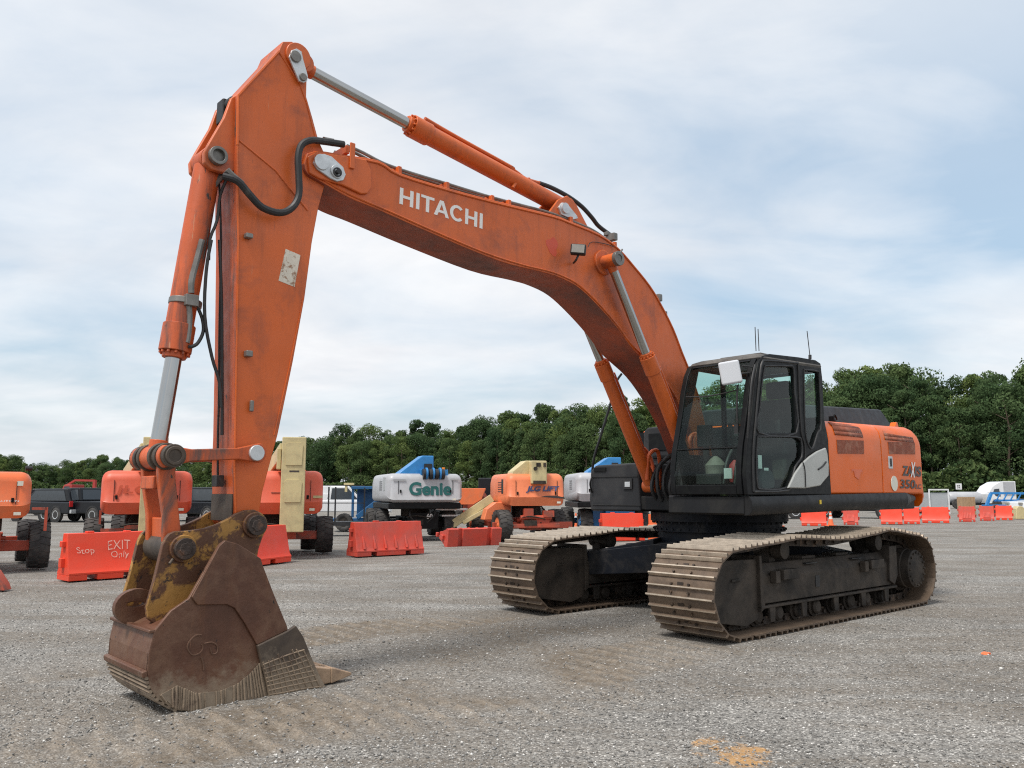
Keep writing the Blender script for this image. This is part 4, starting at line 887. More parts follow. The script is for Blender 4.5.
for s in (1, -1):
    b = MB(); b.prism(sidep, *((KW - .035, KW) if s > 0 else (KF, KF + .035))); b.obj('side_plate', M['bucket'], BU, bevel=.008)
    # raised upper side plate, stepped outline
    up = xz([z7(575, 612), z7(620, 625), z7(700, 675), z7(745, 705), z3(455, 365), z3(480, 430), z3(513, 510), zk(740, 236), zk(618, 295), zk(570, 210), zk(530, 150), zk(500, 136), zk(385, 138), zk(372, 122), zk(362, 106), z3(345, 312), z3(360, 298)], KW + .02)
    b = MB(); b.prism(up, *((KW + .001, KW + .022) if s > 0 else (KF - .022, KF - .001))); b.obj('reinforcing_plate', M['bucket'], BU, bevel=.006)
    cut = xz([zk(618, 297), zk(740, 238), zk(770, 217), zk(800, 262), zk(835, 350), zk(868, 424), zk(905, 490), zk(670, 523), zk(655, 440), zk(635, 370)], KW + .03)
    b = MB(); b.prism(cut, *((KW + .001, KW + .04) if s > 0 else (KF - .04, KF - .001))); SC = b.obj('side_cutter', M['cutter'], BU, bevel=.01)
    # cross-hatched hard-facing beads on the cutter
    b = MB(); Yc = KW + .042
    qa, qb, qc, qd = (620, 300), (772, 222), (893, 486), (668, 520)
    def bil(u, v): return tuple((qa[i] * (1 - u) + qb[i] * u) * (1 - v) + (qd[i] * (1 - u) + qc[i] * u) * v for i in (0, 1))
    for k in range(9):
        v = .34 + .62 * k / 8; b.tube([at(*zk(*bil(u, v + random.uniform(-.012, .012))), Yc) for u in (.03, .3, .6, .95)], .0065, 5, 2)
    for k in range(9):
        u = .06 + .86 * k / 8; b.tube([at(*zk(*bil(u + random.uniform(-.02, .02), v)), Yc) for v in (.26 + .1 * random.random(), .6, .97)], .0065, 5, 2)
    if s == -1:
        for vv_ in b.bm.verts: vv_.co.y = KF + KW - vv_.co.y
    b.obj('hardfacing', M['wear'], SC)
    # ribbed wear band round the heel
    wb = [zk(240, 492), zk(305, 455), zk(345, 472), zk(380, 486), zk(470, 478), zk(540, 450), zk(590, 410), zk(628, 368), zk(650, 440), zk(662, 520), zk(520, 542), zk(400, 560), zk(300, 549)]
    b = MB(); b.prism(xz(wb, KW + .01), *((KW + .001, KW + .009) if s > 0 else (KF - .009, KF - .001))); WB = b.obj('wear_band', M['cutter'], BU)
    b = MB(); top_l = [zk(240, 492), zk(305, 455), zk(345, 472), zk(380, 486), zk(470, 478), zk(540, 450), zk(590, 410), zk(628, 368)]; bot_l = [zk(262, 520), zk(300, 545), zk(340, 552), zk(385, 558), zk(470, 552), zk(540, 538), zk(600, 528), zk(655, 520)]
    nn = 30
    for k in range(nn):
        t = k / (nn - 1) * (len(top_l) - 1); i = min(int(t), len(top_l) - 2); f = t - i; lerp = lambda L: (L[i][0] + f * (L[i + 1][0] - L[i][0]), L[i][1] + f * (L[i + 1][1] - L[i][1]))
        a_, c_ = lerp(top_l), lerp(bot_l)
        if random.random() < .16: continue
        b.tube([at(*a_, KW + .012), at((a_[0] + c_[0]) / 2 + random.uniform(-.7, .7), (a_[1] + c_[1]) / 2, KW + .013), at(*c_, KW + .012)], random.uniform(.004, .011), 5, 2)
    if s == -1:
        for vv_ in b.bm.verts: vv_.co.y = KF + KW - vv_.co.y
    b.obj('hardfacing', M['wear'], WB)
    # mounting ear
    e = [z7(228, 590), z7(245, 570), z7(275, 556), z7(345, 553), z7(440, 540), z7(500, 520), z7(560, 492), z7(610, 460), z7(660, 440), z7(710, 437), z7(750, 455), z7(775, 490), z7(775, 540), z7(752, 600), z7(735, 650), z7(722, 720), (232, 620), (190, 640), zk(206, 206), z3(168, 492), z3(165, 465), z3(185, 395), z3(205, 310)]
    b = MB(); b.prism(xz(e, .285), s * .235, s * .285); b.obj('mounting_ear', M['rust_y'], BU, bevel=.007)
    for c in (BP2, BK):
        b = MB(); b.cylf((c.x, s * .297, c.z), (0, 1, 0), .03, .10, 24); b.obj('boss', M['rust_y'], BU, bevel=.008)
        b = MB(); b.cylf((c.x, s * .325, c.z), (0, 1, 0), .05, .078, 24); b.cylf((c.x, s * .352, c.z), (0, 1, 0), .01, .05, 6); b.obj('pin_cap', M['cap'], BU, bevel=.012)
b = MB(); pg = at(258, 720, 0)
b.cylf(BP2, (0, 1, 0), .56, .05, 16); b.cylf(BK, (0, 1, 0), .56, .05, 16); c = at(*z7(262, 710), .30); b.cyl(c, c + Vector((.03, .02, -.03)), .011); b.obj('bucket_pin', M['weardk'], BU)
# sloping web that carries the ears, top plate
b = MB(); tp = xz([z3(205, 330), z3(250, 300), z3(330, 300), (244, 548), (256, 556)], KW)
e0, e1 = at(*zk(216, 240), KW), at(252, 552, KW)
b.hexa([(e0.x, KF + .04, e0.z), (e0.x, KW - .04, e0.z), (e0.x - .02, KW - .04, e0.z - .04), (e0.x - .02, KF + .04, e0.z - .04)], [(e1.x, KF + .04, e1.z - .22), (e1.x, KW - .04, e1.z - .22), (e1.x, KW - .04, e1.z - .26), (e1.x, KF + .04, e1.z - .26)])
b.obj('top_plate', M['bucket'], BU)
# back ledge and wear strips
b = MB()
def back_pt(k): return P[k]
for (u0, v0, u1, v1, dd, w) in ((187, 395, 190, 425, .035, .0),):
    a_, c_ = at(*zk(u0, v0), KW), at(*zk(u1, v1), KW); b.hexa([(a_.x, KF, a_.z), (a_.x, KW, a_.z), (c_.x, KW, c_.z), (c_.x, KF, c_.z)], [(a_.x + dd, KF, a_.z - .01), (a_.x + dd, KW, a_.z - .01), (c_.x + dd, KW, c_.z), (c_.x + dd, KF, c_.z)])
for k in range(3):
    a_ = at(*zk(209 - 3 * k, 246 + 5 * k), KW)
a_ = at(*zk(211, 242), KW); b.box((a_.x + .01, (KW + KF) / 2, a_.z), (.04, KW - KF, .025)); b.obj('back_ledge', M['bucket'], BU, bevel=.008)
b = MB(); arcp = [zk(188, 425), zk(193, 452), zk(205, 482), zk(225, 505), zk(260, 530), zk(300, 550)]
n = 9
for k in range(n):
    t = k / (n - 1) * (len(arcp) - 1.001); i = int(t); f = t - i; q = at(arcp[i][0] + f * (arcp[i + 1][0] - arcp[i][0]), arcp[i][1] + f * (arcp[i + 1][1] - arcp[i][1]), KW)
    b.cyl((q.x + .006, KF, q.z - .003), (q.x + .006, KW, q.z - .003), .013, n=6)
b.obj('wear_strip', M['wear'], BU)
# lifting eye
c = at(135.5, 606.5, 0); b = MB(); pts = [(c.x + .155 * cos(a) * 1.0, c.z + .13 * sin(a)) for a in [2 * pi * k / 24 for k in range(24)]]; hol = [(c.x + .01 + .065 * cos(a), c.z + .02 + .02 * sin(a)) for a in [2 * pi * k / 12 for k in range(12)]]
b.prism(pts, -.03, .03, holes=[hol]); b.obj('lifting_eye', M['bucket'], BU, bevel=.006)
# cross seams and teeth
b = MB()
tp_, lipp = at(349, 688.5, KW - .06), at(321, 690, KW - .06)
for k in range(5):
    y = KF + .06 + k * (KW - KF - .12) / 4; b = MB()
    X0, X1 = lipp.x + .10, tp_.x; zt_ = lipp.z + .03
    dz = tp_.z
    b.hexa([(X0, y - .06, .0), (X0, y + .06, .0), (X0, y + .06, .15), (X0, y - .06, .15)], [(X0 - .16, y - .05, .005), (X0 - .16, y + .05, .005), (X0 - .16, y + .05, .115), (X0 - .16, y - .05, .115)])
    b.hexa([(X0 - .155, y - .058, .0), (X0 - .155, y + .058, .0), (X0 - .155, y + .058, .125), (X0 - .155, y - .058, .125)], [(X1, y - .04, .035), (X1, y + .04, .035), (X1, y + .04, .055), (X1, y - .04, .055)])
    b.obj('tooth', M['tooth'], BU, bevel=.01)
b = MB(); b.tube([at(*zk(u, v), KW + .002) for u, v in ((400, 255), (375, 258), (350, 285), (345, 310), (365, 335), (395, 325), (405, 305), (400, 292))], .006, 5, 3)
b.tube([at(*zk(u, v), KW + .002) for u, v in ((410, 290), (440, 285), (462, 300), (460, 325), (440, 330), (436, 305))], .006, 5, 3); b.tube([at(*zk(u, v), KW + .004) for u, v in ((398, 345), (406, 365), (408, 395))], .006, 5, 2)
b.obj('painted_mark', mk('faint_ochre', (.12, .062, .038), .7), BU)
# ------------------------------------------------------------------ ground
def in_band(X, Y):
    """machine-frame coordinates -> strength of the crawler prints"""
    e = np.maximum(0, 1 - np.abs((np.abs(Y) - 1.5) / .62) ** 6) * (X > 2.4) * (X < 12.5)
    return e
def ground_nodes():
    m = bpy.data.materials.new('crushed_stone'); m.use_nodes = True; nt = m.node_tree; b = nt.nodes['Principled BSDF']
    geo = nt.nodes.new('ShaderNodeNewGeometry'); P = geo.outputs['Position']
    vo = N(nt, 'ShaderNodeTexVoronoi'); vo.inputs['Scale'].default_value = 80; nt.links.new(P, vo.inputs['Vector'])
    sp = nt.nodes.new('ShaderNodeSeparateColor'); nt.links.new(vo.outputs['Color'], sp.inputs[0])
    stone = ramp(nt, sp.outputs[0], [(0, (.09, .085, .078)), (.35, (.175, .168, .156)), (.8, (.27, .26, .24)), (.95, (.37, .355, .325)), (1, (.66, .64, .60))])
    vo2 = N(nt, 'ShaderNodeTexVoronoi'); vo2.inputs['Scale'].default_value = 22.0; nt.links.new(P, vo2.inputs['Vector'])
    s2 = nt.nodes.new('ShaderNodeSeparateColor'); nt.links.new(vo2.outputs['Color'], s2.inputs[0])
    fleck = mth(nt, 'MULTIPLY', mth(nt, 'GREATER_THAN', s2.outputs[1], .55), mth(nt, 'LESS_THAN', vo2.outputs['Distance'], .16))
    stone = mix(nt, mth(nt, 'MULTIPLY', fleck, .6), stone, (.48, .47, .45))
    big = ramp(nt, noise(nt, P, .55, 8, .68, .4), [(.3, g(.78)), (.7, g(1.32))])
    stone = mix(nt, 1.0, stone, big, 'MULTIPLY')
    # brown dirt: wheel and crawler lanes run across the yard
    lane = mapping(nt, P, (.30, 1.5, 1), (3.3, 1.0, 0), (0, 0, R(-14)))
    d1 = ramp(nt, noise(nt, lane, .75, 9, .66, .5), [(.42, g(0)), (.56, g(1))])
    fine = ramp(nt, noise(nt, P, 14, 6, .7), [(.33, g(.35)), (.58, g(1))])
    tcn = nt.nodes.new('ShaderNodeTexCoord')
    at_ = nt.nodes.new('ShaderNodeAttribute'); at_.attribute_name = 'dirt'
    df = mth(nt, 'MAXIMUM', mth(nt, 'MULTIPLY', d1, .6), mth(nt, 'MINIMUM', at_.outputs['Fac'], 1.0))
    df = mth(nt, 'MULTIPLY', df, fine)
    dirt = ramp(nt, noise(nt, P, 30, 5, .7), [(.3, (.085, .067, .049)), (.7, (.205, .168, .127))])
    c = mix(nt, df, stone, dirt)
    cr = nt.nodes.new('ShaderNodeAttribute'); cr.attribute_name = 'crest'
    c = mix(nt, mth(nt, 'MULTIPLY', cr.outputs['Fac'], ramp(nt, noise(nt, P, 9, 5, .7), [(.35, g(.1)), (.6, g(.85))])), c, (.30, .25, .195))
    # orange spill of marking paint near the camera
    sub = nt.nodes.new('ShaderNodeVectorMath'); sub.operation = 'SUBTRACT'; sub.inputs[1].default_value = (SPX, SPY, 0); nt.links.new(P, sub.inputs[0])
    sc = mapping(nt, sub.outputs[0], (1.7, 1.25, 1), (0, 0, 0), (0, 0, R(-30)))
    ln = nt.nodes.new('ShaderNodeVectorMath'); ln.operation = 'LENGTH'; nt.links.new(sc, ln.inputs[0])
    nn = noise(nt, P, 5, 8, .7)
    f = ramp(nt, mth(nt, 'ADD', mth(nt, 'MULTIPLY', ln.outputs['Value'], .8), mth(nt, 'MULTIPLY', nn, 1.5)), [(.86, g(1)), (1.1, g(0))])
    f = mth(nt, 'MULTIPLY', mth(nt, 'MULTIPLY', f, fine), .75)
    c = mix(nt, f, c, (.52, .28, .09))
    # a few soft stains
    nt.links.new(c, b.inputs['Base Color']); b.inputs['Roughness'].default_value = .9; b.inputs['Specular IOR Level'].default_value = .25
    vb = N(nt, 'ShaderNodeTexVoronoi'); vb.inputs['Scale'].default_value = 70; nt.links.new(P, vb.inputs['Vector'])
    h = mth(nt, 'ADD', mth(nt, 'MULTIPLY', vb.outputs['Distance'], -1.0), mth(nt, 'MULTIPLY', noise(nt, P, 6, 6, .6), 1.2))
    bp = nt.nodes.new('ShaderNodeBump'); bp.inputs['Strength'].default_value = .8; bp.inputs['Distance'].default_value = .011
    nt.links.new(h, bp.inputs['Height']); nt.links.new(bp.outputs[0], b.inputs['Normal'])
    return m
SPX, SPY = ground_at(735, 748)
def gridline(lo, hi, step, far):
    a = list(np.arange(lo, hi + 1e-6, step)); r = []; d = step; x = hi
    while x < far: d *= 1.22; x += d; r.append(x)
    l = []; d = step; x = lo
    while x > -far: d *= 1.22; x -= d; l.append(x)
    return np.array(l[::-1] + a + r)
gx = gridline(-7, 8.5, .045, 3000); gy = gridline(3.4, 12.0, .045, 3000)
NX, NY = len(gx), len(gy); GX, GY = np.meshgrid(gx, gy)
c_, s_ = cos(EX_A + UNDER), sin(EX_A + UNDER); dX, dY = GX - EX_O[0], GY - EX_O[1]
MX, MY = c_ * dX + s_ * dY, -s_ * dX + c_ * dY
def vnoise(x, y, f, seed):
    r = np.random.RandomState(seed); T = r.rand(64, 64); x = x * f; y = y * f
    xi, yi = np.floor(x).astype(int), np.floor(y).astype(int); fx, fy = x - xi, y - yi; fx = fx * fx * (3 - 2 * fx); fy = fy * fy * (3 - 2 * fy)
    q = lambda i, j: T[i % 64, j % 64]
    return (q(xi, yi) * (1 - fx) + q(xi + 1, yi) * fx) * (1 - fy) + (q(xi, yi + 1) * (1 - fx) + q(xi + 1, yi + 1) * fx) * fy - .5
near = np.clip((9 - np.abs(GX)) / 2, 0, 1) * np.clip((13 - GY) / 1.5, 0, 1)
band = in_band(MX, MY); patch = np.clip(vnoise(GX, GY, .9, 3) * 2.6 + .85, 0, 1)
ridge = np.clip(np.sin(2 * pi * MX / .23 + 1.5 * vnoise(GX, GY, .5, 5)) - .45, 0, 1) * 1.5 
# a second, older set of prints crossing the first
a2 = R(205); ux, uy = np.cos(a2), np.sin(a2); B1 = ux * GX + uy * GY; B2 = -uy * GX + ux * GY
band2 = np.maximum(0, 1 - np.abs((B2 + 5.9) / .8) ** 4) * (GX < 1) * .8; ridge2 = np.clip(np.sin(2 * pi * B1 / .23) - .4, 0, 1) * 1.5
Z = .030 * ridge * band * patch + .020 * ridge2 * band2 * patch - .008 * band * patch + .018 * vnoise(GX, GY, .8, 8) + .010 * vnoise(GX, GY, 3.1, 9) + .008 * vnoise(GX, GY, 9, 10)
Z = (Z - .012) * near - .0 * (1 - near)
under = np.maximum(0, 1 - (np.abs(MX) / 2.7) ** 8) * (np.abs(MY) < 1.9); Z = np.where(under > 0, np.minimum(Z, -.002) * .3, Z)
far_ = (1 - near); Z += far_ * (.03 * vnoise(GX, GY, .12, 12)) * (GY < 60) - far_ * .02
dirt = np.clip(band * patch * .95 + .25 * band + band2 * patch * .8, 0, 1.2)
crest = np.clip(ridge * band * patch * 1.3 + ridge2 * band2 * patch * 1.1, 0, 1) * near
dirt += 1.0 * np.exp(-(((MX - 4.4) / 2.2) ** 2 + ((MY - .4) / 1.1) ** 2)) + .5 * np.exp(-(((MX - 3.6) / 1.2) ** 2 + ((MY - 2.2) / .35) ** 2))
lane_ = np.exp(-((GY - (9.6 + .10 * GX)) / .5) ** 2) * .45 * (GX < 3); dirt += lane_ * (GX > -8)
dirt += .45 * np.exp(-((GY - (19 - .1 * GX)) / 1.6) ** 2) * (GX > 5) * (GX < 60) + .3 * np.exp(-((GY - 33) / 3) ** 2) * (GX > 8) * (GX < 90)
dirt = np.clip(dirt * (.75 + 1.0 * vnoise(GX, GY, 1.7, 21)), 0, 1)
me = bpy.data.meshes.new('ground'); co_ = np.stack([GX, GY, Z], -1).reshape(-1, 3)
idx = np.arange(NX * NY).reshape(NY, NX); fc = np.stack([idx[:-1, :-1], idx[:-1, 1:], idx[1:, 1:], idx[1:, :-1]], -1).reshape(-1, 4)
me.vertices.add(len(co_)); me.vertices.foreach_set('co', co_.ravel().astype(np.float32))
me.loops.add(fc.size); me.loops.foreach_set('vertex_index', fc.ravel().astype(np.int32)); me.polygons.add(len(fc)); me.polygons.foreach_set('loop_start', np.arange(0, fc.size, 4, dtype=np.int32))
me.polygons.foreach_set('use_smooth', np.ones(len(fc), bool)); me.update(calc_edges=True)
a_ = me.attributes.new('dirt', 'FLOAT', 'POINT'); a_.data.foreach_set('value', dirt.ravel().astype(np.float32))
a_ = me.attributes.new('crest', 'FLOAT', 'POINT'); a_.data.foreach_set('value', crest.ravel().astype(np.float32))
me.materials.append(ground_nodes()); GR = bpy.data.objects.new('ground', me); C.objects.link(GR); GR['kind'] = 'structure'
def ground_z(x, y):
    i = int(np.clip(np.searchsorted(gx, x), 0, NX - 1)); j = int(np.clip(np.searchsorted(gy, y), 0, NY - 1)); return float(Z[j, i])

# loose stones lying on the yard: far too many to count
def raw_mesh(name, V, F, mat, kind=None):
    me = bpy.data.meshes.new(name); me.vertices.add(len(V)); me.vertices.foreach_set('co', V.ravel().astype(np.float32))
    k = F.shape[1]; me.loops.add(F.size); me.loops.foreach_set('vertex_index', F.ravel().astype(np.int32)); me.polygons.add(len(F)); me.polygons.foreach_set('loop_start', np.arange(0, F.size, k, dtype=np.int32))
    me.update(calc_edges=True); me.materials.append(mat); return me
rs = np.random.RandomState(4); n = 60000
yy = 4.0 * (16 / 4.0) ** (rs.rand(n) ** 1.0); xx = (rs.rand(n) * 2 - 1) * (yy * .66 + .8)
dx, dy = xx - EX_O[0], yy - EX_O[1]; mX, mY = c_ * dx + s_ * dy, -s_ * dx + c_ * dy
keep = ~((np.abs(np.abs(mY) - 1.5) < .6) & (mX > 2.5) & (rs.rand(n) < .6)) & ~((np.abs(mX) < 2.6) & (np.abs(np.abs(mY) - 1.31) < .5)); xx, yy = xx[keep], yy[keep]; n = len(xx)
i = np.clip(np.searchsorted(gx, xx), 0, NX - 1); j = np.clip(np.searchsorted(gy, yy), 0, NY - 1); zz = Z[j, i]
sz = .0035 + .0075 * rs.rand(n) ** 3 + (rs.rand(n) > .997) * .008
base = np.array([[1, 0, 0], [0, 1, 0], [-1, 0, 0], [0, -1, 0], [0, 0, 1], [0, 0, -1]], float); of = np.array([[0, 1, 4], [1, 2, 4], [2, 3, 4], [3, 0, 4], [1, 0, 5], [2, 1, 5], [3, 2, 5], [0, 3, 5]])
V = base[None] * (1 + .5 * (rs.rand(n, 6, 1) - .5)) + .35 * (rs.rand(n, 6, 3) - .5); th_ = rs.rand(n) * 6.28
ca, sa = np.cos(th_), np.sin(th_); Vx = V[..., 0] * ca[:, None] - V[..., 1] * sa[:, None]; Vy = V[..., 0] * sa[:, None] + V[..., 1] * ca[:, None]
V = np.stack([Vx * sz[:, None] * 1.2 + xx[:, None], Vy * sz[:, None] + yy[:, None], V[..., 2] * sz[:, None] * .75 + zz[:, None] + sz[:, None] * .3], -1).reshape(-1, 3)
F = (of[None] + 6 * np.arange(n)[:, None, None]).reshape(-1, 3)
ms = bpy.data.materials.new('loose_stone'); ms.use_nodes = True; nt = ms.node_tree; b = nt.nodes['Principled BSDF']; ge = nt.nodes.new('ShaderNodeNewGeometry')
nt.links.new(ramp(nt, ge.outputs['Random Per Island'], [(0, (.11, .107, .10)), (.4, (.21, .205, .195)), (.85, (.36, .35, .33)), (1, (.68, .66, .62))]), b.inputs['Base Color']); b.inputs['Roughness'].default_value = .85
o = bpy.data.objects.new('gravel', raw_mesh('gravel', V, F, ms)); C.objects.link(o); o['kind'] = 'stuff'

# ------------------------------------------------------------------ barriers, cones
def barrier_mesh(L=1.8, H=.8, kind=0):
    b = MB(); w0, w1 = .28, .11
    sec = [(-w0, .0), (-w0, .13), (-w0 + .05, .20), (-.165, .5 * H / .8), (-w1 + .01, H), (w1 - .01, H), (.165, .5 * H / .8), (w0 - .05, .20), (w0, .13), (w0, 0)]
    if kind == 2: sec = [(-.26, 0), (-.26, .1), (-.2, .16), (-.13, H), (.13, H), (.2, .16), (.26, .1), (.26, 0)]
    # forklift notches: the body is cut in lengthwise pieces
    notch = [(-.42, -.24), (.24, .42)] if kind != 1 else [(-.55, -.4), (.4, .55)]
    notch = [(a * min(1, L / 1.5), c * min(1, L / 1.5)) for a, c in notch]
    xs = [-L / 2] + [v for p in notch for v in p] + [L / 2]
    b.prism([(y, max(z, .095)) for y, z in sec if z > 0 or True][0:] if False else [(sec[1][0] , .095)] + sec[1:-1] + [(sec[-2][0], .095)], -L / 2, L / 2, 'YZ')
    for k in range(0, len(xs) - 1, 2): b.box(((xs[k] + xs[k + 1]) / 2, 0, .0485), (xs[k + 1] - xs[k], 2 * abs(sec[0][0]) - .004, .093))
    if kind == 1:
        for k in range(6):
            x = -L / 2 + .2 + k * (L - .4) / 5
            for s in (-1, 1): b.hexa([(x - .035, s * (w0 - .02), .16), (x + .035, s * (w0 - .02), .16), (x + .02, s * w1, .60), (x - .02, s * w1, .60)], [(x - .03, s * (w0 + .01), .17), (x + .03, s * (w0 + .01), .17), (x + .01, s * (w1 + .03), .56), (x - .01, s * (w1 + .03), .56)])
    for s in (-1, 1): b.box((s * (L / 2 + .03), 0, .3), (.07, .12, .16)); b.box((s * (L / 2 + .03), 0, .62), (.07, .12, .1))
    b.box((-.3, 0, H + .015), (.12, .12, .03)); b.box((.35, 0, H + .01), (.1, .12, .02))
    return b
BG = 'red plastic barriers set out around the yard'
def barrier(label, u0, v0, u1, v1, kind=0, mat='barrier', H=.8, rz=None, tilt=0):
    """from the base pixels of its two near ends"""
    a, c = ground_at(u0, v0), ground_at(u1, v1); L = math.dist(a, c); ang = math.atan2(c[1] - a[1], c[0] - a[0])
    o = barrier_mesh(L, H, kind).obj('traffic_barrier', M[mat], None, bevel=.025, seg=3)
    if u0 > 790:
        m_ = ((a[0] + c[0]) / 2, (a[1] + c[1]) / 2); ang = -math.atan2(m_[0], m_[1]); L2 = L * cos(ang)
        L = (u1 - u0) / CAM_F * m_[1] * cos(ang) - .06; o.data = barrier_mesh(L, H, kind).mesh('traffic_barrier'); o.data.materials.append(M[mat])
    nx, ny = -sin(ang), cos(ang); o.location = ((a[0] + c[0]) / 2 + nx * .27, (a[1] + c[1]) / 2 + ny * .27, 0); o.rotation_euler = (tilt, 0, ang)
    tag(o, label, 'traffic barrier', BG); return o, L
o, L = barrier('bright red plastic barrier marked Stop and EXIT Only, behind the bucket linkage', 68, 581.7, 150, 575.8)
def sidetext(o, s, x, z, w, h, m=M['chalk'], off=.0):
    t = text_on('handwriting', s, (x, -.230 + (z - .2) * .2167, z), (1, 0, 0), (0, .212, .977), w, h, m, o, off=off, lift=.008)
    for v in t.data.vertices:
        a = v.co.x * 31; dz = .007 * sin(a) + .004 * sin(a * 2.3 + 1) ; v.co.x += .007 * sin(v.co.z * 40 + v.co.x * 9); v.co.z += dz; v.co.y += dz * .2167
    return t
sidetext(o, 'Stop', -L / 2 + .14, .42, .30, .14, off=-.004); sidetext(o, 'EXIT', -L / 2 + .66, .50, .40, .16, off=-.008); sidetext(o, 'Only', -L / 2 + .72, .32, .30, .15, off=-.008)
barrier('bright red plastic barrier end just right of the bucket, by the cream boom mast', 232, 569, 291, 561.5)
barrier('faded red ribbed plastic barrier standing in front of the grey and blue lift', 357, 557, 424, 553.5, 1, 'barrier_old')
o, L = barrier('faded red plastic barrier lying fallen on its side before the coral lift', 452, 547, 506, 545, 1, 'barrier_old', .55, tilt=R(-80)); o.location.z = .20; o.location.y += .05
barrier('red plastic barrier standing low behind the far crawler, under the tool box', 604, 541, 645, 540.5, 1, 'barrier', .86)
barrier('red plastic barrier seen under the cab rear, left of the yellow and white cone', 801, 526, 827, 525.5)
barrier('red ribbed plastic barrier seen end-on under the engine housing', 843, 525, 859, 524.5, 1, 'barrier_old')
barrier('leftmost of three touching red barriers right of the near crawler', 880.5, 524.5, 903, 524)
barrier('middle one of three touching red barriers right of the near crawler', 903.5, 524.2, 920.5, 523.6)
barrier('longest red barrier, right end of the three in front of the grey trailer', 921.5, 523.6, 949.5, 522.3)
barrier('ribbed red barrier below the brown crate, alone on the gravel', 958.5, 522, 976, 521.6, 1, 'barrier_old')
barrier('ribbed red barrier under the white semi truck, left one of a touching pair', 979.5, 521, 995, 520.6, 1, 'barrier_old')
barrier('smooth red barrier under the white semi truck, right one of a touching pair', 995.5, 520.6, 1013, 519.5)
b = MB(); b.prism([(-.3, 0), (.3, 0), (.25, .6), (.12, .75), (-.12, .75), (-.25, .6)], -.25, .25); p = ground_at(1019, 519); o = b.obj('jersey_block', M['cream'], None, bevel=.03); o.location = (p[0], p[1], 0)
tag(o, 'small cream block at the right edge of the photo, beyond the last red barrier', 'concrete block')
def cone(label, u, v, H=.72, bands=True, faded=False):
    p = ground_at(u, v); o = thing('traffic_cone', label, 'traffic cone', (p[0], p[1], 0), random.uniform(0, 1), 'traffic cones')
    b = MB(); b.box((0, 0, .02), (.36, .36, .04)); b.obj('base', M['cone'] if not faded else M['lift_coral'], o, bevel=.01)
    b = MB(); b.lathe((0, 0, .04), (0, 0, 1), [(0, .13), (.02, .125), (H - .06, .03), (H - .05, .02)], 20); b.obj('cone_body', M['lift_coral'] if faded else M['cone'], o)
    if bands:
        b = MB(); r = lambda t: .125 - .095 * (t / (H - .06)) + .002
        for t0, t1 in ((.28, .40), (.48, .56)): b.cyl((0, 0, t0 + .04), (0, 0, t1 + .04), r(t0), r(t1), 20, cap=False)
        b.obj('reflective_band', M['white'], o)
    return o
cone('plain faded orange traffic cone standing at the coral lift, left cone of the pair', 548.5, 536, .78, False, True)
cone('orange traffic cone with white bands between the coral lift and the blue lift', 576, 531)
cone('small faded orange cone seen under the cab, above the near crawler', 779.5, 526.5, .5, False)
cone('orange and yellow cone with white bands beside the barrier under the engine housing', 831, 526, .72)
b = MB(); b.lathe((0, 0, 0), (0, 0, 1), [(0, .18), (.5, .19), (.52, .16), (.84, .16)], 20); p = ground_at(654, 541); o = b.obj('plastic_drum', M['cone'], None, bevel=.01); o.location = (p[0], p[1], 0)
tag(o, 'small orange drum behind the far crawler, right of the low red barrier', 'drum')
b = MB(); b.prism([(-.18, 0), (.14, 0), (.10, .10), (-.05, .30), (-.12, .30)], -.1, .1); p = ground_at(-1, 590); o = b.obj('jack_stand', M['lift_frame'], None, bevel=.01); o.location = (p[0], p[1], 0)
tag(o, 'small rusty red stand foot cut by the left edge of the photo', 'stand')
b = MB(); b.prism([(-.04, 0), (.035, 0), (.02, .018), (-.02, .015)], -.03, .03); p = ground_at(986, 652); o = b.obj('marker_flag', M['cone'], None); o.location = (p[0], p[1], ground_z(*p)); o.rotation_euler.z = .6
tag(o, 'tiny orange scrap of plastic lying on the gravel right of the near crawler', 'scrap')

# ------------------------------------------------------------------ boom lifts
def wheel(par, x, y, r, w, rim, steer=0, axis=None):
    b = MB(); ax = (cos(steer), sin(steer), 0); c = Vector((x, y, r)); h = w / 2
    b.lathe(c, ax, [(-h * .7, r * .5), (-h * .95, r * .62), (-h, r * .8), (-h * .92, r * .93), (-h * .6, r * .965), (h * .6, r * .965), (h * .92, r * .93), (h, r * .8), (h * .95, r * .62), (h * .7, r * .5)], 36)
    side = Vector(ax)
    for k in range(20):
        for s in (-1, 1):
            a = 2 * pi * (k + (.5 if s > 0 else 0)) / 20
            def rp(a, rr, t): return c + side * t + (Vector((-ax[1], ax[0], 0)) * cos(a) + Vector((0, 0, 1)) * sin(a)) * rr
            q0 = [rp(a - .035, r * .95, s * .0), rp(a + .035, r * .95, s * .0), rp(a + .11 + .04, r * .88, s * h * .99), rp(a + .11 - .04, r * .88, s * h * .99)]
            q1 = [rp(a - .03, r * 1.0, s * .0), rp(a + .03, r * 1.0, s * .0), rp(a + .11 + .035, r * .965, s * h * 1.0), rp(a + .11 - .035, r * .965, s * h * 1.0)]
            b.hexa(q0, q1)
    T = b.obj('wheel', M['tyre'], par)
    b = MB(); b.lathe(c, ax, [(-h * .72, 0), (-h * .72, r * .5), (-h * .5, r * .5), (h * .5, r * .5), (h * .72, r * .5), (h * .72, 0)], 24)
    for s in (-1, 1): b.lathe(c + side * s * h * .72, side * s, [(0, r * .2), (.04, r * .2), (.05, r * .12)], 16)
    b.obj('rim', M[rim], T); return T
LG = 'parked boom lifts'
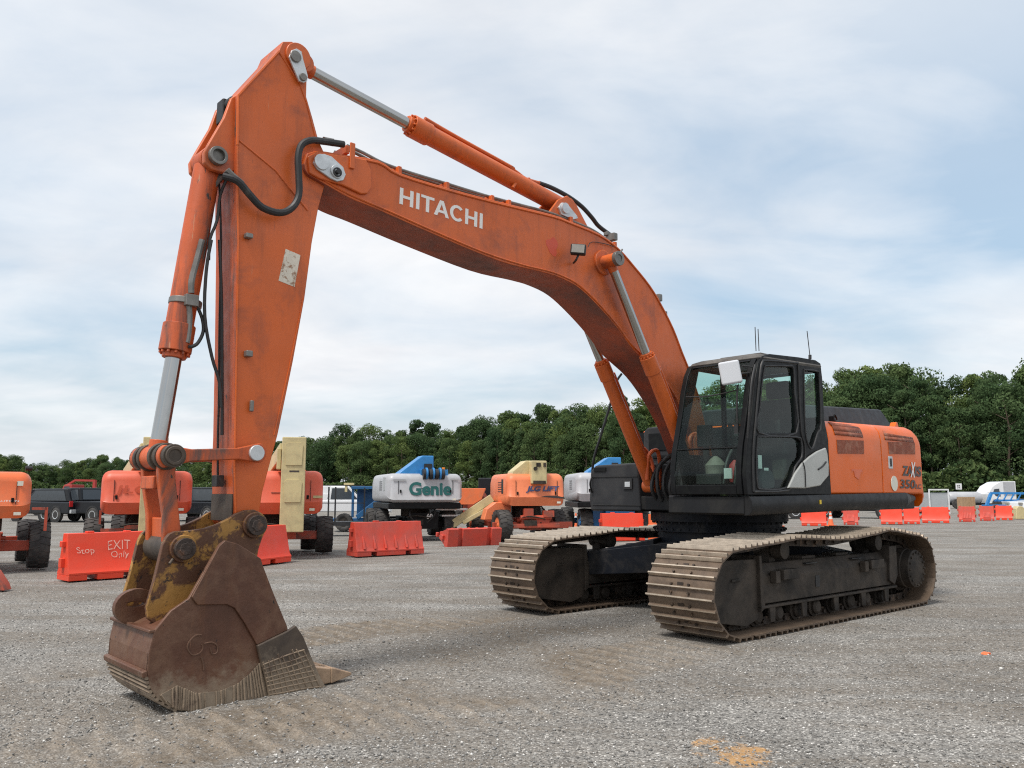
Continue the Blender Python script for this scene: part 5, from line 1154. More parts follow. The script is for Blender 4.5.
def lift(label, x0, y0, rz, W_, D, z0, z1, body, frame, wheels, step=.29, wr=.46, ww=.38, rim='lift_frame', band=None, chassis=(.9, 2.2, .42, .75), vent=True, r=.14):
    o = thing('boom_lift', label, 'boom lift', (x0, y0, 0), rz, LG)
    b = MB(); cx, cy, ca, cb_ = chassis
    b.box((0, 0, (ca + cb_) / 2), (cx, cy, cb_ - ca)); 
    for yy in sorted({w[1] for w in wheels}): b.box((0, yy, wr), (max(abs(w[0]) for w in wheels) * 2, .16, .2)); b.box((0, yy, wr + .02), (.5, .3, .34)); b.cylf((0, yy - .15, wr + .16), (1, 0, 0), 1.1, .045, 12)
    CH = b.obj('chassis', M[frame], o, bevel=.015)
    b = MB(); b.box((-.2, -cy / 2 - .06, (ca + cb_) / 2), (.4, .12, .16)); b.tube([(-.5, -cy / 2 - .04, cb_), (-.2, -cy / 2 - .1, cb_ + .04), (.3, -cy / 2 - .04, cb_ - .05)], .02); b.obj('axle_hardware', M['frame'], CH)
    b = MB(); b.cyl((0, 0, cb_), (0, 0, z0), .48, n=32); b.obj('turntable', M['frame'], o)
    for w in wheels: wheel(o, w[0], w[1], wr, ww, rim, w[2] if len(w) > 2 else 0)
    b = MB(); h = z1 - z0
    sec = [(-D / 2 + .05, z0 + .02), (-D / 2 - .02, z0 + h * (step - .01)), (-D / 2, z0 + h * (step + .01)), (-D / 2 + .01, z0 + h * .78), (-D / 2 + .04, z0 + h * .88), (-D / 2 + .12, z0 + h * .96), (-D / 2 + .26, z1), (D / 2 - .18, z1), (D / 2, z1 - .2), (D / 2, z0 + .02)]
    pv = None; zc = (z0 + z1) / 2
    for xo, ins in [(0, .17), (.02, .11), (.06, .055), (.12, .018), (.2, 0)] + [(W_ - .2, 0), (W_ - .12, .018), (W_ - .06, .055), (W_ - .02, .11), (W_, .17)]:
        q_ = [b.v((-W_ / 2 + xo, y * (1 - ins / (D / 2)), zc + (z - zc) * (1 - ins / (h / 2)))) for y, z in sec]
        if pv:
            for i_ in range(len(q_)): b.f([pv[i_], pv[(i_ + 1) % len(q_)], q_[(i_ + 1) % len(q_)], q_[i_]])
        else: b.f(q_)
        pv = q_
    b.f(pv[::-1]); HB = b.obj('counterweight_housing', M[body], o, ang=50)
    b = MB(); b.box((0, -D / 2 + .0, z0 + h * (step - .005)), (W_ - .5, .02, .012)); b.box((0, -D / 2 + .03, z0 + h * .805), (W_ - .5, .02, .014))
    for s_ in (-1, 1): b.box((s_ * W_ * .36, -D / 2 - .001, z0 + h * .55), (.010, .02, h * .46))
    b.box((0, -D / 2 - .001, z0 + h * .5), (.3, .012, .010)); b.obj('panel_seam', M['rubber'], HB)
    for s_ in (-1, 1):
        b = MB(); b.box((s_ * W_ * .33, -D / 2 - .012, z0 + h * .4), (.05, .02, .09)); b.obj('latch', M['black'], HB, bevel=.005)
    b = MB(); b.box((W_ * .38, -D / 2 - .028, z0 + h * .12), (.12, .01, .06)); b.obj('decal', M['offwhite'], HB)
    b = MB()
    for k in range(5): b.box((-W_ / 2 - .001, -D * .1, z0 + h * (.45 + .07 * k)), (.014, .5, .02)); b.box((W_ / 2 + .001, -D * .1, z0 + h * (.45 + .07 * k)), (.014, .5, .02))
    b.obj('vent', M['rubber'], HB)
    b = MB(); b.tube([(-.35, -D / 2 + .5, z0), (-.42, -D / 2 + .35, cb_ + .05), (-.2, -cy / 2, ca + .1)], .03); b.tube([(.3, -D / 2 + .5, z0), (.38, -D / 2 + .3, cb_ + .1), (.15, -cy / 2, ca + .15)], .025); b.obj('hose', M['rubber'], o)
    if band: b = MB(); b.box((0, 0, z0 - .09), (W_ - .1, D - .1, .2)); b.obj('turntable_deck', M[band], HB, bevel=.04)
    return o, HB
def lift_at(label, uL, uR, vt, vb, d, extra, D, body, frame, wheels, **k):
    """rear face between two image columns at distance d; extra turn beyond facing us"""
    uc = (uL + uR) / 2; xc = d * (uc - 512) / CAM_F; th = math.atan2(-xc, d) + extra
    W_ = (uR - uL) / CAM_F * d / (cos(th) + (-xc / d) * sin(th)) ; z1 = at_depth(uc, vt, d)[1]; z0 = at_depth(uc, vb, d)[1]
    o, HB = lift(label, xc - D / 2 * sin(th), d + D / 2 * cos(th), th, W_, D, z0, z1, body, frame, wheels, **k)
    return o, HB, W_, z0, z1
def face_text(HB, s, x, z, w, h, m, D, off=.03, shear=0): return text_on('lettering', s, (x, -D / 2 - .012, z), (1, 0, 0), (0, 0, 1), w, h, m, HB, off=off, shear=shear, lift=.0)
# far left orange lift, cut by the frame
o, HB, W_, zb_, zt_ = lift_at('bright orange boom lift cut off by the left edge of the photo', -76, 37.5, 471, 520, 15.6, 0, 2.4, 'lift_orange', 'lift_frame', [(1.13, -.35), (-1.13, -.35), (1.0, 1.7), (-1.0, 1.7)], wr=.465, ww=.37)
face_text(HB, 'CAUTION', .28, zb_ + .33, .42, .035, M['ltr_white'], 2.4, .01)
b = MB(); b.box((.70, -1.208, zb_ + .68), (.10, .006, .09)); b.obj('decal', M['offwhite'], HB)
b = MB(); b.cylf((.85, -.6, zt_ + .08), (1, 0, 0), .12, .05); b.obj('exhaust_cap', M['rubber'], HB)
b = MB(); b.box((1.17, -1.2, zb_ + .0), (.05, .05, .45)); b.box((1.05, -1.2, zb_ + .2), (.25, .05, .05)); b.obj('bumper_rail', M['lift_frame'], o)
# second lift, faded red, behind the bucket link
def red_lift(label, uL, uR, mx, wl):
    o, HB, W_, zb_, zt_ = lift_at(label, uL, uR, 470.5, 515, 19.6, 0, 2.4, 'lift_red', 'lift_frame', wl, wr=.465, ww=.41)
    b = MB(); w = .54; b.box((mx, -1.45, 1.70), (w, .5, 2.18)); MS = b.obj('telescopic_boom', M['cream'], o, bevel=.02)
    b = MB()
    for zz_ in (2.4, 1.55): b.prism([(mx - .18, zz_ - .26), (mx + .18, zz_ - .26), (mx + .2, zz_ + .2), (mx + .14, zz_ + .26), (mx - .14, zz_ + .26), (mx - .2, zz_ + .2)], -1.722, -1.699)
    b.islands('access_cover', M['cream'], MS, bevel=.002)
    b = MB(); b.box((mx + .02, -1.702, 2.0), (.22, .006, .035)); b.obj('decal', M['ltr_dark'], MS)
    b = MB(); b.bar((mx - .1, -1.2, 2.5), (mx - .5, 1.2, 1.95), .45, .35); b.box((mx - .33, -1.2, 2.3), (.1, .3, .5)); b.obj('lower_boom', M['cream'], o, bevel=.02)
    b = MB(); b.cylf((mx + .3, .3, zt_ + .03), (0, 0, 1), .06, .045); b.obj('beacon', M['amber'], o)
    return o, HB, zb_, zt_
o, HB, zb_, zt_ = red_lift('faded red boom lift standing behind the bucket linkage', 105, 196, .12, [(-1.12, -.3), (-.62, 1.9), (1.12, -.3), (.62, 1.9)])
face_text(HB, 'JLG', -.72, zb_ + .45, .72, .24, M['lift_red'], 2.4, .02, .25)
b = MB(); b.box((-.99, -.6, zb_ - .12), (.05, .05, .45)); b.box((.0, -.9, .62), (1.9, .12, .12)); b.obj('bumper_rail', M['lift_frame'], o)
o, HB, zb_, zt_ = red_lift('faded red boom lift with a cream boom mast right behind the arm', 234, 325.5, .33, [(1.17, .3), (.84, 1.5), (-1.1, .0), (-1.0, 1.9)])
b = MB(); b.box((.92, -1.212, zb_ + .42), (.22, .006, .06)); b.obj('decal', M['cream'], HB)
# grey and blue lift
o, HB, W_, zb_, zt_ = lift_at('grey boom lift with blue boom and teal lettering behind the ribbed barrier', 389, 464, 473.5, 503, 26.5, R(13), 3.0, 'grey', 'black', [(.95, -.6), (-1.1, .2), (1.1, 1.8), (-1.1, 1.9)], wr=.5, ww=.42, rim='black', band='black', r=.16, step=.12)
face_text(HB, 'Genie', -.54, zb_ + .24, 1.38, .42, M['ltr_teal'], 3.0, .035); face_text(HB, 'S-', .0, zb_ + .76, .001, .001, M['ltr_dark'], 2.6) if False else None
face_text(HB, 'RENTERS', .02, zb_ + .76, .42, .05, M['ltr_dark'], 2.6, .02) if False else None
b = MB(); b.box((-.85, -1.51, zb_ + .72), (.4, .006, .05)); b.box((.95, -1.51, zb_ + .75), (.28, .006, .05)); b.box((-W_ / 2 - .004, -.9, zb_ + .6), (.006, .35, .42)); b.islands('vent', M['trailer'], HB)
b = MB(); X0 = .0; b.prism([(-.9, zt_ - .05), (-.05, zt_ + .58), (.32, zt_ + .58), (.32, zt_ - .05)], -1.2, -.5); b.obj('telescopic_boom', M['blue'], o, bevel=.03)
b = MB(); b.box((.13, -1.22, zt_ + .15), (.26, .06, .34)); 
for k in range(4): b.cylf((-.05 + .2 * k, -1.45, zt_ - .02), (1, 0, 0), .1, .17)
b.islands('hose_reel', M['rubber'], o)
b = MB()
for k in range(3): b.cylf((.02 + .22 * k, -1.46, zt_ + .0), (1, 0, 0), .06, .19)
b.box((.3, -1.3, zt_ + .02), (.9, .2, .22)); b.obj('boom_pivot', M['blue'], o, bevel=.01)
b = MB(); b.cylf((.72, -.9, zt_ + .14), (0, 0, 1), .16, .05); b.cylf((-.36, -.9, zt_ + .1), (0, 0, 1), .1, .045); b.islands('beacon', M['amber'], o)
b = MB(); b.box((1.05, -.9, .78), (.8, .3, .05)); b.box((1.05, -.95, .98), (.9, .3, .06)); b.box((.6, -1.2, 1.0), (.4, .1, .05)); b.obj('step_plate', M['white'], o)
b = MB(); face = text_on('lettering', '60', (.12, -1.12, .68), (1, 0, 0), (0, 0, 1), .2, .17, M['ltr_white'], o, off=.03, lift=.02)
b.box((.05, -1.0, .62), (.9, .22, .5)); b.obj('rear_axle_box', M['black'], o)
# coral lift
o, HB, W_, zb_, zt_ = lift_at('coral orange boom lift with cream boom head and slanted lettering, in mid yard', 508, 565, 473.3, 506.5, 26, R(17), 2.4, 'lift_coral', 'lift_frame', [(-1.0, -.75, .1), (.95, -.15, .1), (-1.3, 1.7), (1.0, 1.9)], wr=.5, ww=.42, rim='lift_coral', r=.16)
face_text(HB, 'JLG LIFT', -.36, zb_ + .42, 1.04, .21, M['ltr_blue'], 2.4, .05, .3)
b = MB(); b.box((-W_ / 2 - .004, -.55, zb_ + .62), (.006, .22, .45)); b.obj('vent', M['rubber'], HB)
b = MB(); b.prism([(.12, zb_ + .30), (.86, zb_ + .24), (.9, zb_ + .28), (.6, zb_ + .34), (.3, zb_ + .33)], -1.228, -1.222); b.obj('scratched_patch', M['ltr_dark'], HB)
b = MB(); b.prism([(-.75, zt_ - .05), (-.72, zt_ + .06), (-.30, zt_ + .40), (.30, zt_ + .40), (.34, zt_ - .05)], -1.0, -.4); b.box((.05, -1.16, zt_ + .03), (.5, .34, .72)); b.obj('telescopic_boom', M['cream'], o, bevel=.03)
b = MB(); b.box((.02, -1.345, zt_ + .26), (.14, .03, .12)); b.box((.22, -1.34, zt_ + .26), (.08, .03, .12)); b.box((.05, -1.335, zt_ - .28), (.4, .05, .1)); b.cylf((-.08, -1.34, zt_ + .14), (0, 1, 0), .05, .06); b.obj('boom_pivot', M['frame'], o)
b = MB(); b.bar((-1.0, .5, 1.35), (-2.35, .9, .42), .34, .26); b.bar((-.95, .3, 1.12), (-1.95, .6, .55), .2, .14); b.obj('lower_boom', M['cream'], o, bevel=.02)
b = MB(); b.prism([(-1.5, .66), (-1.4, 1.0), (-1.1, 1.22), (-.6, 1.2), (-.6, .66)], -.4, .1); b.obj('fender', M['lift_coral'], o, bevel=.03)
b = MB(); b.box((0, -1.15, .5), (1.5, .1, .12)); b.cylf((0, -1.1, .75), (1, 0, 0), 1.0, .07); b.box((-.25, -1.1, .9), (.3, .2, .25)); b.box((.4, -1.1, .86), (.35, .2, .2)); b.obj('axle_beam', M['lift_frame'], o, bevel=.01)
# second grey and blue lift behind the tool box
o, HB, W_, zb_, zt_ = lift_at('grey boom lift with blue boom partly hidden behind the dark tool box', 576, 652, 472.5, 502, 28, R(12), 3.0, 'grey', 'bluedk', [(-.9, -.8), (1.1, -.6), (-1.1, 1.9), (1.1, 1.9)], wr=.5, ww=.42, rim='blue', band='black', chassis=(1.4, 2.4, .35, .95), r=.16)
b = MB(); b.box((.2, -1.24, .65), (1.0, .3, .8)); b.obj('rear_axle_box', M['bluedk'], o, bevel=.02)
b = MB(); b.prism([(-.9, zt_ - .05), (-.85, zt_ + .06), (-.15, zt_ + .52), (.3, zt_ + .52), (.3, zt_ - .05)], -1.2, -.5); b.obj('telescopic_boom', M['blue'], o, bevel=.03)
b = MB(); b.box((.08, -1.21, zt_ + .24), (.22, .02, .2)); b.obj('boom_pivot', M['rubber'], o)
# blue scissor / straight lift behind the grey lift
d = 34; x0, _ = at_depth(368, 500, d)
o = thing('boom_lift', 'dark blue lift machine with cream corner, left of the grey boom lift', 'boom lift', (x0, d, 0), R(8), LG)
b = MB(); b.box((0, 0, 1.72), (1.3, 1.2, .12)); b.box((-.58, -.5, 1.15), (.1, .1, 1.2)); b.box((.5, -.5, 1.1), (.14, .14, 1.2)); b.box((.1, .3, 1.1), (1.1, .3, 1.1)); b.bar((-.4, -.6, .55), (.5, -.6, 1.25), .2, .2); b.obj('body_frame', M['bluedk'], o, bevel=.02)
b = MB(); b.box((-.3, 0, .38), (2.2, 1.2, .26)); b.obj('chassis', M['bluedk'], o, bevel=.02)
b = MB(); b.box((-.75, -.4, 1.86), (.4, .25, .1)); b.box((-.86, -.4, 1.7), (.1, .2, .3)); b.obj('control_box', M['cream'], o, bevel=.01)
for x in (-.9, .5): wheel(o, x, -.6, .36, .28, 'frame', R(80))
# orange machine glimpsed between the lifts
d = 42; x0, _ = at_depth(472, 500, d)
o = thing('front_loader', 'orange loader with raised bucket glimpsed between the grey and coral lifts', 'loader', (x0, d, 0), 0)
b = MB(); b.prism([(-.9, 1.75), (.7, 1.75), (.5, 1.2), (.1, .95), (-.5, .95), (-.75, 1.2)], -.6, .3); b.obj('loader_bucket', M['lift_orange'], o, bevel=.02)
b = MB(); b.bar((.5, -.2, 1.5), (.9, 1.6, .8), .16, .3); b.bar((-.5, -.2, 1.5), (-.5, 1.6, .8), .16, .3); b.box((.2, 1.6, .85), (1.4, 1.6, .7)); b.box((-.4, 1.2, 1.6), (1.6, .1, .12)); b.obj('chassis', M['lift_frame'], o)
b = MB(); b.box((.75, 2.0, 1.75), (1.0, 1.0, 1.1)); b.obj('cab', M['car_black'], o, bevel=.05)
for x in (-.7, .9): wheel(o, x, 1.2, .5, .35, 'lift_frame')

# ------------------------------------------------------------------ cars and trucks
def vehicle(name, label, cat, u, v, rz, body, L=5.4, Wd=1.95, Ht=1.82, kind='pickup', group=None, d=None, r=.38):
    p = ground_at(u, v) if d is None else (at_depth(u, 495, d)[0], d)
    o = thing(name, label, cat, (p[0], p[1], 0), rz, group)
    b = MB(); h = Wd / 2
    if kind == 'pickup': low = [(-L / 2, .45), (-L / 2, 1.08), (-L * .12, 1.10), (L * .20, 1.10), (L / 2 - .12, 1.0), (L / 2, .85), (L / 2, .42)]; cabp = [(-L * .13, 1.1), (-L * .10, Ht), (L * .08, Ht), (L * .22, 1.08)]; win = [(-L * .10, 1.16), (-L * .085, Ht - .1), (L * .07, Ht - .1), (L * .17, 1.16)]
    elif kind == 'suv': low = [(-L / 2, .42), (-L / 2, 1.05), (L * .2, 1.08), (L / 2 - .1, .95), (L / 2, .4)]; cabp = [(-L * .48, 1.05), (-L * .42, Ht), (L * .06, Ht), (L * .22, 1.05)]; win = [(-L * .42, 1.12), (-L * .38, Ht - .1), (L * .05, Ht - .1), (L * .17, 1.12)]
    else: low = [(-L / 2, .5), (-L / 2, 1.5), (L * .2, 1.5), (L / 2 - .1, 1.3), (L / 2, .5)]; cabp = [(-L * .45, 1.5), (-L * .42, Ht), (L * .1, Ht), (L * .22, 1.5)]; win = [(-L * .05, 1.45), (-L * .05, Ht - .15), (L * .08, Ht - .15), (L * .19, 1.45)]
    b.prism(low, -h, h); B = b.obj('body', M[body], o, bevel=.07, seg=3)
    b = MB(); b.prism(cabp, -h * .86, h * .86); b.obj('cabin', M[body], o, bevel=.06, seg=3)
    b = MB(); b.prism(win, -h * .875, h * .875)
    for xa, xb in ((cabp[0][0], cabp[1][0]), (cabp[3][0], cabp[2][0])):
        sgn = -1 if xa < 0 else 1; dz = cabp[1][1] - cabp[0][1]
        b.hexa([(xa + sgn * .012, -h * .72, cabp[0][1] + .08), (xa + sgn * .012, h * .72, cabp[0][1] + .08), (xb + (xa - xb) * .18 + sgn * .012, h * .68, cabp[0][1] + dz * .85), (xb + (xa - xb) * .18 + sgn * .012, -h * .68, cabp[0][1] + dz * .85)],
               [(xa - sgn * .05, -h * .72, cabp[0][1] + .08), (xa - sgn * .05, h * .72, cabp[0][1] + .08), (xb - sgn * .05, h * .68, cabp[0][1] + dz * .85), (xb - sgn * .05, -h * .68, cabp[0][1] + dz * .85)])
    b.obj('window', M['autoglass'], o)
    for sx in (-1, 1):
        for sy in (-1, 1):
            x = sx * L * .31; b = MB(); b.lathe((x, sy * (h - .2), r), (0, sy, 0), [(0, r * .6), (0, r), (.2, r), (.22, r * .92), (.22, r * .62)], 24); wv = b.obj('wheel', M['tyre'], o)
            b = MB(); b.lathe((x, sy * (h - .02), r), (0, sy, 0), [(0, r * .62), (.045, r * .6), (.03, r * .3), (.03, .05)], 16); b.obj('rim', M['zinc'], wv)
            b = MB(); b.ring((x, sy * (h + .002), r + .02), (0, 1, 0), .03, r * 1.02, r * 1.22, 24); b.obj('wheel_arch', M['rubber'], o)
    for sy in (-1, 1):
        b = MB(); b.box((-L / 2 - .005, sy * h * .88, .95), (.04, .2, .3)); b.obj('tail_lamp', M['tail'], o, bevel=.01)
        b = MB(); b.box((L / 2 - .03, sy * h * .75, .82), (.1, .35, .18)); b.obj('headlight', M['lamp'], o, bevel=.02)
    b = MB(); b.box((-L / 2 - .06, 0, .55), (.14, Wd * .95, .2)); b.box((L / 2 + .02, 0, .5), (.12, Wd * .95, .2)); b.obj('bumper', M['zinc'], o, bevel=.03)
    return o
VG = 'vehicles parked at the far side of the yard'
vehicle('pickup_truck', 'black covered pickup truck, tail towards us, right of the far left orange lift', 'pickup truck', 52, 521, R(152), 'car_black', kind='suv', group=VG, L=5.6, Ht=1.75)
vehicle('pickup_truck', 'black pickup truck seen from its rear corner, left of the faded red lift', 'pickup truck', 83, 521.5, R(158), 'car_black', group=VG, L=5.6, Ht=1.8)
vehicle('parked_car', 'black sport utility vehicle behind the bucket link and the arm', 'car', 200, 521, R(150), 'car_black', kind='suv', group=VG)
vehicle('pickup_truck', 'white pickup truck with open bed between the red and the blue lifts', 'pickup truck', 340, 519, R(12), 'car_white', group=VG, L=5.8, Ht=1.9)
vehicle('parked_van', 'white van with rounded nose behind the white pickup truck', 'van', 341, 511, R(5), 'car_white', kind='van', group=VG, L=5.6, Ht=2.15, Wd=2.1)
vehicle('parked_car', 'dark car far behind the two black pickup trucks', 'car', 70, 515, R(10), 'car_black', kind='suv', group=VG)
vehicle('parked_car', 'white car behind the arm, over the open bucket', 'car', 205, 512, R(20), 'car_white', kind='suv', group=VG, Ht=1.6)
# small red crane truck at the left
def flat_truck(label, u, d, rz, cabm, bedm, name='flatbed_truck', L=7.5, cabh=2.5):
    x = at_depth(u, 495, d)[0]; o = thing(name, label, 'truck', (x, d, 0), rz, VG)
    b = MB(); b.box((-1.0, 0, .95), (L - 2, 2.3, .22)); b.box((0, 0, .75), (L, .9, .2)); b.obj('bed', M[bedm], o, bevel=.02)
    b = MB(); b.prism([(L / 2 - 2.2, .7), (L / 2 - 2.2, cabh), (L / 2 - 1.2, cabh), (L / 2 - .8, 1.7), (L / 2 + .2, 1.5), (L / 2 + .3, .6)], -1.05, 1.05); b.obj('cabin', M[cabm], o, bevel=.08, seg=3)
    b = MB(); b.prism([(L / 2 - 1.9, 1.6), (L / 2 - 1.9, cabh - .2), (L / 2 - 1.25, cabh - .2), (L / 2 - .95, 1.6)], -1.06, 1.06); b.obj('window', M['autoglass'], o)
    for x in (-L / 2 + .9, -L / 2 + 2.1, L / 2 - .9):
        for sy in (-1, 1): b = MB(); b.lathe((x, sy * .85, .5), (0, sy, 0), [(0, .3), (0, .5), (.26, .5), (.28, .3)], 22); b.obj('wheel', M['tyre'], o)
    return o
o = flat_truck('dark red crane truck beyond the black pickups at the left', 90, 95, R(170), 'dred', 'dred')
b = MB(); b.box((-.5, 0, 2.2), (.3, .3, 1.6)); b.bar((-.6, 0, 2.95), (2.0, 0, 3.0), .22, .22); b.bar((2.0, 0, 3.0), (3.4, 0, 2.2), .2, .2); b.obj('crane_arm', M['dred'], o)
vehicle('pickup_truck', 'dark pickup truck seen under the cab, behind the small orange cone', 'pickup truck', 766, 500, R(160), 'car_black', group=VG, d=52, L=5.6, Ht=1.9)
vehicle('pickup_truck', 'dark pickup truck seen under the engine housing, behind the ribbed barrier', 'pickup truck', 858, 500, R(140), 'car_black', group=VG, d=52, L=5.6, Ht=1.9)
# sign posts
def sign(label, u, v0, v1, w, d):
    x, z1 = at_depth(u, v0, d); _, z0 = at_depth(u, v1, d); o = thing('yard_sign', label, 'sign', (x, d, 0), 0, 'white yard signs on posts')
    b = MB(); b.box((0, 0, (z0 + z1) / 2), (w, .04, z1 - z0)); B = b.obj('sign_board', M['white'], o, bevel=.01)
    b = MB(); b.cyl((0, .05, 0), (0, .05, z1 - .1), .04); b.obj('post', M['black'], o)
    return B, z0, z1
B, z0, z1 = sign('small white numbered sign on a thin post left of the white semi truck', 958.5, 483.5, 489.5, .9, 125)
text_on('lettering', '32', (-.28, -.03, z0 + .18), (1, 0, 0), (0, 0, 1), .5, .5, M['ltr_dark'], B, off=.02)
B, z0, z1 = sign('small white numbered sign beside the faded red lift at the left', 102.5, 489.5, 495.5, .55, 66)
text_on('lettering', '12', (-.18, -.03, z0 + .12), (1, 0, 0), (0, 0, 1), .34, .28, M['ltr_blue'], B, off=.02)
# right-hand background: box trailer end, tank truck, crate, semi truck, blue lift, white truck
D0 = 62
def bx(u0, v0, u1, v1, d): a, c = at_depth(u0, v0, d), at_depth(u1, v1, d); return a[0], c[0], c[1], a[1]
xa, xb, zb_, zt_ = bx(928, 489, 950, 519, D0)
o = thing('box_trailer', 'grey trailer end with a white frame, right behind the counterweight', 'trailer', ((xa + xb) / 2, D0, 0), 0); w = (xb - xa)
b = MB(); b.box((0, 2.0, (zt_ - .4) / 2 + .2), (w - .14, 4.0, zt_ - .55)); b.obj('box_body', M['trailer'], o, bevel=.03)
b = MB()
for s in (-1, 1): b.box((s * (w / 2 - .03), -.06, zt_ / 2), (.07, .1, zt_))
b.box((0, -.06, zt_ - .05), (w - .14, .1, .1)); b.obj('frame', M['white'], o)
o = thing('tank_truck', 'white tank truck partly hidden behind the brown crate', 'truck', (at_depth(970, 500, 84)[0], 84, 0), R(0))
b = MB(); b.lathe((-2.3, 0, 1.05), (1, 0, 0), [(0, .15), (.1, .5), (.35, .62), (3.0, .62), (3.3, .5), (3.4, .15)], 24); b.obj('tank', M['grey'], o)
b = MB(); b.box((-.2, 0, .45), (4.6, 1.0, .2)); b.obj('chassis', M['black'], o)
b = MB(); b.prism([(1.4, .5), (1.4, 1.5), (1.9, 1.5), (2.1, 1.2), (2.5, 1.1), (2.5, .5)], -1, 1); b.obj('cabin', M['white'], o, bevel=.08)
for x in (-1.8, -.7, 2.1):
    b = MB(); b.lathe((x, -.8, .48), (0, -1, 0), [(0, .3), (0, .48), (.25, .48), (.27, .3)], 20); b.obj('wheel', M['tyre'], o)
xa, xb, zb_, zt_ = bx(963.5, 497, 976, 509, 58)
o = thing('wooden_crate', 'brown wooden crate in front of the white tank truck', 'crate', ((xa + xb) / 2, 58, 0), R(6)); w = xb - xa
b = MB(); b.box((0, .4, zt_ / 2 + .06), (w, .8, zt_ - .12)); b.obj('crate_box', M['wood'], o, bevel=.01)
b = MB()
for s in (-1, 0, 1): b.box((s * (w / 2 - .05), -.02, zt_ / 2), (.08, .03, zt_)); 
b.box((0, -.04, .08), (w, .05, .1)); b.obj('batten', M['wood'], o)
d = 88; xa, zt_ = at_depth(986, 481.5, d); xb, _ = at_depth(1008.5, 481.5, d)
o = thing('semi_truck', 'white long-nose semi truck with a tall sleeper cab, nose to the left', 'semi truck', (xb, d, 0), 0); w = xb - xa
b = MB(); b.prism([(0, .6), (0, zt_), (-1.25, zt_), (-1.6, zt_ - .06), (-2.4, zt_ - .5), (-2.8, zt_ - 1.05), (-3.5, zt_ - 1.25), (-3.6, .5)], -1.2, 1.2); b.obj('cabin', M['car_white'], o, bevel=.04, seg=2)
b = MB(); b.prism([(-.12, 1.25), (-.12, zt_ - .08), (-1.3, zt_ - .08), (-1.3, 1.25)], -1.215, -1.205); b.obj('sleeper_panel', M['grey'], o)
b = MB(); b.prism([(-1.75, zt_ - 1.25), (-1.75, zt_ - .75), (-2.25, zt_ - .8), (-2.45, zt_ - 1.25)], -1.23, 1.23); b.box((-2.0, 0, 1.45), (.7, 2.44, .5)); b.box((-3.45, 0, 1.2), (.4, 2.3, .5)); b.box((-1.4, 0, .75), (2.6, 2.3, .4)); b.obj('window', M['autoglass'], o)
for x in (.6, -2.9):
    b = MB(); b.lathe((x, -.9, .5), (0, -1, 0), [(0, .3), (0, .5), (.28, .5), (.3, .3)], 20); b.obj('wheel', M['tyre'], o)
d = 60; x0, _ = at_depth(1004, 500, d)
o = thing('boom_lift', 'blue lift with folded lattice arms at the right edge, under the semi truck', 'boom lift', (x0, d, 0), 0, LG)
b = MB(); b.box((0, 0, .5), (2.6, 1.2, .4)); b.bar((-1.3, 0, .6), (-.9, 0, 1.5), .25, .16); b.bar((-.9, 0, 1.52), (1.9, 0, 1.5), .25, .16); b.bar((-.7, 0, 1.0), (1.8, 0, 1.0), .2, .14)
for k in range(5): b.bar((-.6 + .5 * k, -.1, 1.0), (-.3 + .5 * k, -.1, 1.5), .08, .08)
b.obj('folded_arm', M['blue'], o, bevel=.01)
for x in (-1, 1): wheel(o, x, -.6, .35, .25, 'frame', R(90))
vehicle('parked_car', 'white car front cut by the right edge of the photo', 'car', 1050, 500, R(180), 'car_white', kind='suv', group=VG, L=5.0, Ht=1.65, d=56)
vehicle('parked_car', 'low white car behind the three touching red barriers', 'car', 905, 500, R(0), 'car_white', kind='suv', group=VG, d=66, Ht=1.7)
# small work platform frame in front of the white pickup
d = 30; x0, _ = at_depth(332, 500, d)
o = thing('scissor_lift', 'thin grey guard-rail platform in front of the white pickup truck', 'platform lift', (x0, d, 0), R(5))
b = MB()
for x in (-.12, .12): b.box((x, 0, 1.1), (.05, .05, 1.25))
for z in (1.15, 1.78): b.box((.35, 0, z), (1.6, .03, .03))
b.box((1.15, 0, 1.1), (.05, .05, 1.2)); b.box((.45, .3, .42), (1.9, .9, .14)); b.obj('guard_rail', M['darkgrey'], o)
b = MB()
for x in (-.3, 1.2): b.cylf((x, -.1, .2), (0, 1, 0), .15, .2)
b.obj('wheel', M['tyre'], o)

# ------------------------------------------------------------------ trees
lm = bpy.data.materials.new('leaves'); lm.use_nodes = True; nt = lm.node_tree; nt.nodes.clear()
oi = nt.nodes.new('ShaderNodeObjectInfo'); ge = nt.nodes.new('ShaderNodeNewGeometry')
at_ = nt.nodes.new('ShaderNodeAttribute'); at_.attribute_name = 'tone'
c1 = ramp(nt, at_.outputs['Fac'], [(0, (.042, .074, .040)), (.5, (.084, .128, .062)), (1, (.150, .195, .095))])
c2 = ramp(nt, oi.outputs['Random'], [(0, (.55, .68, .66)), (.3, (.9, 1.0, .9)), (.65, (1.2, 1.2, .95)), (1, (1.8, 1.65, 1.05))])
cc = mix(nt, 1.0, c1, c2, 'MULTIPLY')
cc = mix(nt, .35, cc, ramp(nt, noise(nt, ge.outputs['Position'], .12, 3, .5), [(.35, (.04, .07, .034)), (.65, (.11, .15, .06))]))
df = nt.nodes.new('ShaderNodeBsdfDiffuse'); tl = nt.nodes.new('ShaderNodeBsdfTranslucent'); nt.links.new(cc, df.inputs[0]); nt.links.new(cc, tl.inputs[0])
ms_ = nt.nodes.new('ShaderNodeMixShader'); ms_.inputs[0].default_value = .3; nt.links.new(df.outputs[0], ms_.inputs[1]); nt.links.new(tl.outputs[0], ms_.inputs[2])
oo = nt.nodes.new('ShaderNodeOutputMaterial'); nt.links.new(ms_.outputs[0], oo.inputs[0])
